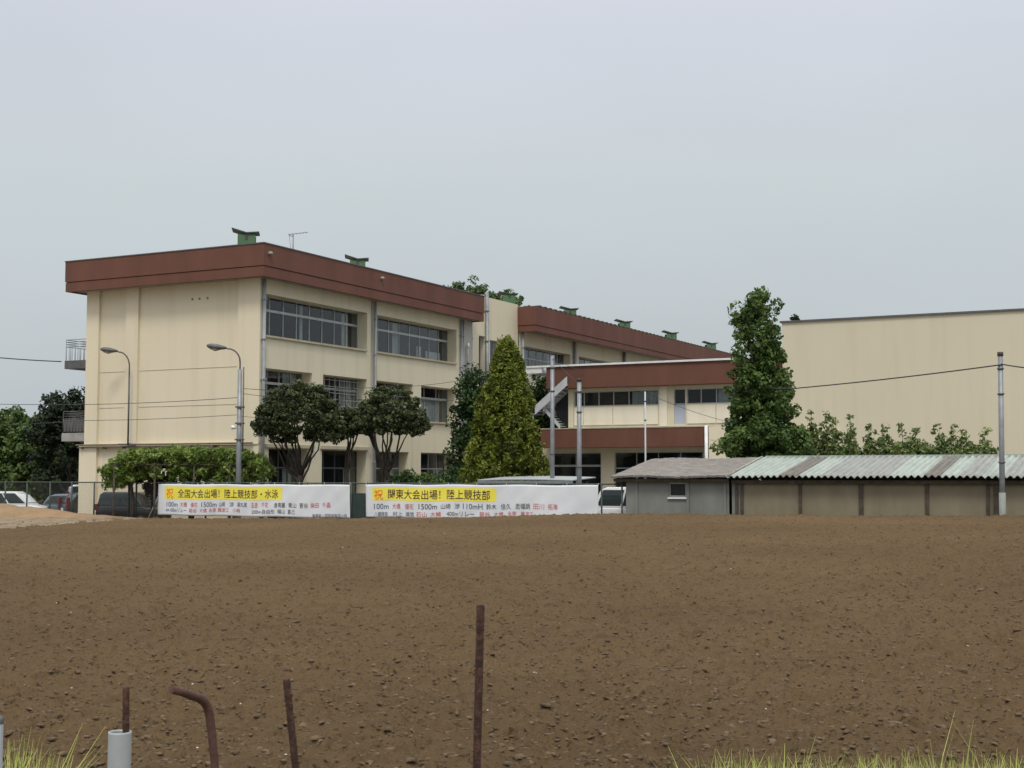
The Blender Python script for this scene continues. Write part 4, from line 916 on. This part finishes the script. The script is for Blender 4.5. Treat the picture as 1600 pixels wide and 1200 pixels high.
# ================================================================== POLES, LAMPS, WIRES
def street_lamp(base, h, arm_h, reach, name, label, r, wall=False, bracket=False):
    t = thing(name, label, 'street lamp', base)
    m = MB()
    if wall: m.tube([(0, 0, 0), (0, 0, h)], r, 8); m.box(-.5, .35, .0, .35, -.06, .03); m.box(-.04, .04, 0, .4, -.03, .05)
    else: m.tube([(0, 0, 0), (0, 0, h*.45), (0, 0, h)], [r*1.15, r, r*.8], 12)
    m.build('pole', M['steel_dark'] if wall else M['steel'], t)
    a = MB(); pts = [(0, 0, h-.25), (.0, 0, h+arm_h*.35)]
    for i in range(7):
        q = i/6*math.pi/2; pts.append((-(1-math.cos(q))*reach*.75, 0, h+arm_h*.35+math.sin(q)*arm_h*.6))
    pts.append((-reach, 0, h+arm_h)); a.tube(pts, .035, 8); a.build('arm', M['steel_dark'], t)
    hd = MB(); x0 = -reach; z0 = h+arm_h
    hd.tube([(x0+.12, 0, z0-.02), (x0-.05, 0, z0), (x0-.3, 0, z0+.03), (x0-.6, 0, z0+.07), (x0-.72, 0, z0+.08)], [.05, .09, .13, .11, .05], 10); hd.build('lamp_head', M['steel_dark'], t)
    MB().tube([(x0-.12, 0, z0-.06), (x0-.35, 0, z0-.075), (x0-.6, 0, z0-.02)], [.04, .09, .04], 8).build('lens', M['lens'], t)
    return t
Yl = 58.5; b0 = at(372, 800, Yl); b0.z = YARD; topz = at(378, 577, Yl)
lp = street_lamp(b0, topz.z-YARD, at(378, 543, Yl).z-topz.z, .72, 'street_lamp', 'street lamp on a thick grey pole rising through the wisteria', .115)
MB().tube([(.16, 0, 3.4), (.16, 0, topz.z-YARD+.1)], .03, 6).build('conduit', M['steel_dark'], lp)
mm = MB()
for zz in (3.9, 4.6, 5.3): mm.box(-.16, .2, -.14, .14, zz, zz+.06)
mm.build('clamp', M['steel_dark'], lp)
MB().tube([(-.32, -.1, 4.45), (-.12, -.05, 4.45)], [.1, .06], 8).build('speaker_horn', M['white'], lp)
bl_ = L(-.35, onX(200, 690, -.35)[0], onX(200, 694, -.35)[1]); Y2 = bl_.y
tz = at(202, 585, Y2).z-bl_.z
street_lamp(bl_, tz, at(202, 548, Y2).z-bl_.z-tz, .72, 'wall_lamp', 'thin lamp arm fixed to the gable wall, left of the thick lamp pole', .045, wall=True)

def pole(px0, pyb, px1, pyt, Y, r, label, m='steel', name='utility_pole', cap=True, zb=YARD, sleeve=None):
    tp = at(px1, pyt, Y); bt = at(px0, pyb, Y); bt.z = zb
    t = thing(name, label, 'pole', bt); d = tp-bt
    MB().tube([(0, 0, 0), tuple(d*.5), tuple(d)], [r*1.1, r, r*.92], 12).build('shaft', M[m], t)
    if cap: MB().tube([tuple(d*1.0), tuple(d+Vector((0, 0, .12)))], r*1.12, 12).build('cap', M['timber'], t)
    mm = MB()
    for f in (.45, .8, .93): mm.tube([tuple(d*f), tuple(d*f+Vector((0, 0, .05)))], r*1.25, 10)
    mm.build('band', M['steel_dark'], t)
    if sleeve: MB().tube([(0, 0, 0), tuple(d*sleeve)], r*1.25, 12).build('sleeve', M['sleeve'], t)
    return t
pole(1566, 800, 1563, 556, 43.2, .085, 'tall grey steel pole in front of the corrugated shed at the right', sleeve=.30)
pole(863, 800, 863, 556, 54, .085, 'taller light grey pole crossing the outside stair', cap=False)
pole(905, 800, 905, 596, 52, .09, 'shorter grey pole with rusty cap right of the outside stair')
pole(1009, 800, 1008, 612, 52.5, .033, 'thin pale pole standing before the lower brown band', m='stair_grey', cap=False)

def wire(pts, r, label, sag=0.):
    pts = [Vector(p) for p in pts]; out = []
    for a, b_ in zip(pts[:-1], pts[1:]):
        for i in range(12):
            s = i/12; q = a.lerp(b_, s); q.z -= sag*4*s*(1-s); out.append(q)
    out.append(pts[-1])
    return tag(MB().tube(out, r, 5).build('overhead_cable', M['cable']), label, 'cable', 'overhead cables around the school')
wire([at(-120, 545, 71), at(96, 565, 71)], .030, 'thick cable reaching the upper rear balcony from the left edge', .1)
wire([at(-120, 628, 66), at(135, 632, 61), at(374, 621, 58.6)], .014, 'upper thin cable crossing the gable to the lamp pole', .05)
wire([at(-120, 668, 66), at(135, 657, 61), at(373, 648, 58.6)], .012, 'lower thin cable crossing the gable to the lamp pole', .05)
wire([at(380, 607, 58.5), at(560, 606, 62), at(722, 594, 76)], .013, 'upper cable from the lamp pole over the trimmed trees to the facade end', .12)
wire([at(380, 615, 58.5), at(560, 624, 62), at(722, 624, 76)], .011, 'lower cable from the lamp pole over the trimmed trees to the facade end', .12)
wire([at(375, 650, 58.5), at(560, 660, 62), at(724, 661, 76)], .009, 'lowest cable running behind the trimmed trees below the first floor windows', .08)
wire([at(1563, 570, 43.1), at(1250, 606, 50), at(1205, 606, 52)], .022, 'dark cable from the tall right pole to the columnar tree', .04)
wire([at(1564, 569, 43.1), at(1720, 578, 43.5)], .022, 'dark cable leaving the tall right pole for the right edge', .1)
wire([at(863, 560, 53.9), at(1010, 614, 52.5), at(1150, 662, 52)], .009, 'thin cable slanting down across the pale panels', .1)
wire([at(905, 600, 52), at(863, 560, 54)], .010, 'short cable between the two grey poles by the stair', .03)
wire([at(1563, 572, 43.1), at(1400, 620, 47), at(1205, 640, 52)], .006, 'very thin cable below the dark one before the gym wall', .04) if False else None

# low white-roofed shelter behind the second banner
t = thing('bike_shelter', 'low shelter with a flat white roof just above the second banner', 'shelter', L(FX+2.0, 0, 0), ROT)
ya, yb = onX(752, 748, FX+2)[0], onX(900, 748, FX+2)[0]
P = np.zeros((30, 10, 3))
for i in range(30):
    for j in range(10): P[i, j] = (-.3+2.2*j/9, ya+(yb-ya)*i/29, 1.76+.035*math.sin(math.pi*i/29)+.012*j)
r_ = grid_mesh('roof', P, M['pvc'], t); sm = r_.modifiers.new('thick', 'SOLIDIFY'); sm.thickness = .05
w_ = MB(); w_.box(-.33, -.28, yb, ya, 1.66, 1.77); w_.build('eave_trim', M['steel'], t)
for yy_ in (ya-.3, (ya+yb)/2, yb+.3):
    for xx in (-.2, 1.7): MB().tube([(xx, yy_, YARD), (xx, yy_, 1.75)], .04, 8).build('post', M['steel'], t)
t = thing('white_board', 'white board edge above the right end of the slate roof', 'board', L(FX+4.3, 0, 0), ROT)
ya, yb = onX(1094, 717, FX+4.3)[0], onX(1166, 717, FX+4.3)[0]; z1 = onX(1130, 716, FX+4.3)[1]
w_ = MB(); w_.box(0, .08, yb, ya, z1-.14, z1); w_.build('top_edge', M['white'], t); w_ = MB(); w_.box(.02, .06, yb+.1, ya-.1, YARD, z1-.14); w_.build('panel', M['shed_grey'], t)
# ================================================================== VEHICLES
def car(label, cat, loc, rz, body_prof, roof_prof, width, paint, wheels, wr=.30, group='cars parked behind the fence', tail=None, head=None, plate=None):
    """x forward; body_prof lower side outline, roof_prof greenhouse outline (list of (x,z), closed)"""
    t = thing('parked_car', label, cat, loc, rz, group); h = width/2; b_ = MB()
    def ext(prof, h0, h1, zlo, zhi, mb):
        n = len(prof); vs = []
        for sgn in (-1, 1):
            for x, z in prof:
                k = (z-zlo)/(zhi-zlo) if zhi > zlo else 0; hw = h0+(h1-h0)*min(1, max(0, k)); vs.append((x, sgn*hw, z))
        mb.add(vs, [tuple(range(n)), tuple(range(2*n-1, n-1, -1))]+[(i, (i+1) % n, (i+1) % n+n, i+n) for i in range(n)])
    ext(body_prof, h*.96, h, .25, .7, b_); bz = min(z for x, z in roof_prof); rzx = max(z for x, z in roof_prof)
    ext(roof_prof, h*.97, h*.80, bz, rzx, b_)
    bo = b_.build('body', paint, t); bv = bo.modifiers.new('bevel', 'BEVEL'); bv.width = .045; bv.segments = 3; bv.limit_method = 'ANGLE'
    bo.data.polygons.foreach_set('use_smooth', [True]*len(bo.data.polygons))
    # side windows: inset copies of the greenhouse outline, cut into three lights
    xs_ = [x for x, z in roof_prof]; x0, x1 = min(xs_), max(xs_); zt = rzx-.10; zb = bz+.10
    def edge(z, front):
        pts = roof_prof+[roof_prof[0]]; hits = []
        for (xa, za), (xb, zb_) in zip(pts[:-1], pts[1:]):
            if (za-z)*(zb_-z) <= 0 and abs(za-zb_) > 1e-6: hits.append(xa+(xb-xa)*(z-za)/(zb_-za))
        return (max(hits)-.13) if front else (min(hits)+.13)
    r0b, r1b, r0t, r1t = edge(zb, False), edge(zb, True), edge(zt, False), edge(zt, True)
    for a, c_ in ((0, .30), (.33, .64), (.67, 1)):
        for sgn in (-1, 1):
            hb = h*.97+(h*.80-h*.97)*(zb-bz)/(rzx-bz)+.006; ht = h*.97+(h*.80-h*.97)*(zt-bz)/(rzx-bz)+.006
            q = [(r0b+(r1b-r0b)*a, sgn*hb, zb), (r0b+(r1b-r0b)*c_, sgn*hb, zb), (r0t+(r1t-r0t)*c_, sgn*ht, zt), (r0t+(r1t-r0t)*a, sgn*ht, zt)]
            m = MB(); m.add(q+[(x, y-sgn*.02, z) for x, y, z in q], [(0, 1, 2, 3), (7, 6, 5, 4), (0, 4, 5, 1), (1, 5, 6, 2), (2, 6, 7, 3), (3, 7, 4, 0)]); m.build('side_window', M['car_glass'], t)
    for front in (True, False):
        e = .13; xb, xt = edge(zb, front)+(e if front else -e), edge(zt, front)+(e if front else -e); o = .008 if front else -.008
        q = [(xb+o, -h*.84, zb), (xb+o, h*.84, zb), (xt+o, h*.72, zt), (xt+o, -h*.72, zt)]
        m = MB(); m.add(q+[(x-o*2, y, z) for x, y, z in q], [(0, 1, 2, 3), (7, 6, 5, 4), (0, 4, 5, 1), (1, 5, 6, 2), (2, 6, 7, 3), (3, 7, 4, 0)]); m.build('windscreen' if front else 'rear_window', M['car_glass'], t)
    for xw in wheels:
        for sgn in (-1, 1):
            m = MB().lathe([(.12, -.10), (wr-.03, -.10), (wr, -.07), (wr, .07), (wr-.03, .10), (.12, .10)], (xw, sgn*(h-.1), wr), 20, 'y'); w0_ = m.build('wheel', M['rubber'], t)
            m = MB().lathe([(0, sgn*.075), (.08, sgn*.085), (wr*.62, sgn*.105), (wr*.66, sgn*.08)], (xw, sgn*(h-.1), wr), 16, 'y'); m.build('rim', M['steel'], w0_)
    xr = min(x for x, z in body_prof); xf = max(x for x, z in body_prof)
    for sgn in (-1, 1):
        m = MB(); zt_ = tail or (.75, 1.05); m.box(xr-.02, xr+.14, sgn*(h-.13)-.08, sgn*(h-.13)+.14*(1 if sgn > 0 else 1) if sgn > 0 else sgn*(h-.13)+.08, zt_[0], zt_[1]) if sgn > 0 else m.box(xr-.02, xr+.14, -h-.01, -h+.21, zt_[0], zt_[1])
        m.build('tail_light', M['red_lens'], t)
        m = MB(); m.box(xf-.16, xf+.015, sgn*(h-.2)-.13, sgn*(h-.2)+.13, .62, .80); m.build('headlight', M['lens'], t)
    m = MB(); m.box(xr-.03, xr-.005, -.16, .16, .55, .70); m.build('number_plate', M[plate or 'white'], t)
    return t
P_dark = mat('black_car_paint', (.012, .013, .016), rough=.18, spec=.7); P_white = mat('white_car_paint', (.70, .71, .72), rough=.25)
P_silver = mat('silver_car_paint', (.36, .38, .40), rough=.3, metal=.5); P_grey = mat('blue_grey_car_paint', (.16, .19, .23), rough=.3, metal=.4); P_blk2 = mat('dark_grey_car_paint', (.05, .055, .06), rough=.25, metal=.3)
wagon_b = [(0, .25), (3.38, .25), (3.40, .55), (3.36, .82), (2.95, .93), (0.04, .95), (0, .6)]
wagon_r = [(.06, .94), (2.92, .92), (2.45, 1.42), (2.1, 1.60), (.35, 1.62), (.14, 1.5)]
hatch_b = [(0, .25), (3.95, .25), (4.0, .52), (3.9, .74), (3.05, .90), (.06, .92), (0, .6)]
hatch_r = [(.12, .91), (3.02, .89), (2.3, 1.42), (1.9, 1.50), (.8, 1.50), (.45, 1.38)]
mini_b = [(0, .25), (4.65, .25), (4.7, .6), (4.6, .85), (3.95, 1.0), (.04, 1.02), (0, .6)]
mini_r = [(.05, 1.01), (3.92, .99), (3.2, 1.66), (2.8, 1.82), (.4, 1.84), (.15, 1.7)]
# the dark wagon parked under the wisteria, nose to the right
yv = onX(150, 785, -2.9)[0]
car('black boxy wagon with yellow plate parked under the wisteria', 'car', L(-2.2, yv, YARD-.0), ROT-R(90), wagon_b, wagon_r, 1.5, P_dark, (.62, 2.82), plate='plate')
def cw(px, Y): return at(px, 780, Y).x
car('white wagon seen side-on behind the earth bank, leftmost and nearest of the cars', 'car', (cw(-36, 69), 69, YARD-.02), R(0), wagon_b, wagon_r, 1.5, P_white, (.62, 2.82))
car('silver minivan behind the white wagon with its roof showing above it', 'car', (cw(-108, 75), 75, YARD-.05), 0, mini_b, mini_r, 1.7, P_silver, (.85, 3.8))
car('blue-grey hatchback between the white wagon and the tall silver van', 'car', (cw(64, 73), 73.5, YARD-.1), R(0), hatch_b, hatch_r, 1.65, P_grey, (.75, 3.25))
car('tall silver van with a big red tail light beside the school corner', 'car', (cw(103, 78), 78, YARD+.02), R(20), mini_b, mini_r, 1.7, P_silver, (.85, 3.8), tail=(.7, 1.45))
car('dark grey car whose red tail light shows just left of the school corner', 'car', (cw(98, 71.5), 71.5, YARD), R(35), hatch_b, hatch_r, 1.6, P_blk2, (.75, 3.25), tail=(.65, 1.25))
# white cab-over van next to the store, nose to the left
pv = onX(933, 780, FX+2.2)[0]
van_b = [(0, .25), (3.3, .25), (3.38, .5), (3.36, .95), (3.25, 1.12), (.04, 1.12), (0, .6)]; van_r = [(.03, 1.11), (3.24, 1.10), (2.98, 1.80), (2.7, 1.90), (.1, 1.90)]
loc = L(FX+2.2, pv-3.38, YARD+.05); car('white van poking out between the second banner and the grey store', 'van', loc, ROT+R(90), van_b, van_r, 1.48, P_white, (.6, 2.75))

# ================================================================== FOREGROUND STAKES
def rebar(pts, r, n=12, rib=.012):
    m = MB(); pts = [Vector(p) for p in pts]; dense = []; rs = []
    for a, b_ in zip(pts[:-1], pts[1:]):
        k = max(2, int((b_-a).length/rib*2))
        for i in range(k): dense.append(a.lerp(b_, i/k)); rs.append(r*(1.0 if len(dense) % 4 < 2 else 1.06))
    dense.append(pts[-1]); rs.append(r); m.tube(dense, rs, n); return m
Ys_ = 3.2; G0 = .34
def rod(px0, px1, pt, Y, r, label, m='rust', extra=None, rib=True):
    b0 = at(px0, 1200, Y); tp = at(px1, pt, Y); d = tp-b0; k = (G0-.15-b0.z)/d.z; bt = b0+d*k
    o = (rebar([bt, tp], r) if rib else MB().tube([bt, bt.lerp(tp, .5), tp], r, 12)).build('rusty_stake', M[m]); return tag(o, label, 'stake', 'rusty metal stakes in the foreground')
rod(745, 751, 945, Ys_, .0092, 'tallest rusty stake, straight, standing alone near the middle')
rod(462, 447.5, 1061, Ys_, .0085, 'short ribbed rusty stake leaning left, second from the middle')
rod(196.5, 197, 1073, Ys_, .0078, 'short dark rusty stake rising out of the grey plastic pipe', rib=True)
pts = [at(336, 1200, Ys_)]
b0 = pts[0]; lowd = at(336, 1200, Ys_)-at(331, 1150, Ys_); low = b0+lowd*((b0.z-(G0-.15))/(-lowd.z)) 
path = [low, at(336, 1200, Ys_), at(331.5, 1150, Ys_), at(327.5, 1118, Ys_), at(324, 1104, Ys_-.005), at(319, 1096, Ys_-.015), at(311, 1090.5, Ys_-.03), at(300, 1087, Ys_-.05), at(284, 1081, Ys_-.08), at(268, 1077.5, Ys_-.11)]
o = MB().tube(path, [.0088, .0092, .0098, .0102, .0106, .0108, .0106, .0102, .0096, .0088], 14).build('bent_rusty_bar', M['rust_light']); tag(o, 'rusty bar bent over to the left like a walking stick', 'stake', 'rusty metal stakes in the foreground')
# grey plastic pipe, open at the top
tp = at(187.5, 1143, Ys_); ro = 17.6*Ys_/F_PX
o = MB().lathe([(ro, G0-.15), (ro, tp.z-.004), (ro*.99, tp.z), (ro*.86, tp.z), (ro*.85, tp.z-.004), (ro*.85, G0)], (tp.x, tp.y, 0), 28).build('plastic_pipe', M['pvc'])
tag(o, 'short grey plastic pipe standing upright round a rusty stake', 'pipe')
tp = at(-1, 1124, Ys_)
t = thing('fence_post', 'edge of a grey galvanised post at the bottom left corner', 'post', (tp.x, tp.y, G0-.1))
h_ = tp.z-G0+.1; MB().tube([(0, 0, 0), (0, 0, h_)], .0095, 12).build('tube', M['steel'], t); MB().lathe([(.0098, h_-.01), (.011, h_), (.006, h_+.008), (0, h_+.009)], (0, 0, 0), 12).build('cap', M['steel_dark'], t)
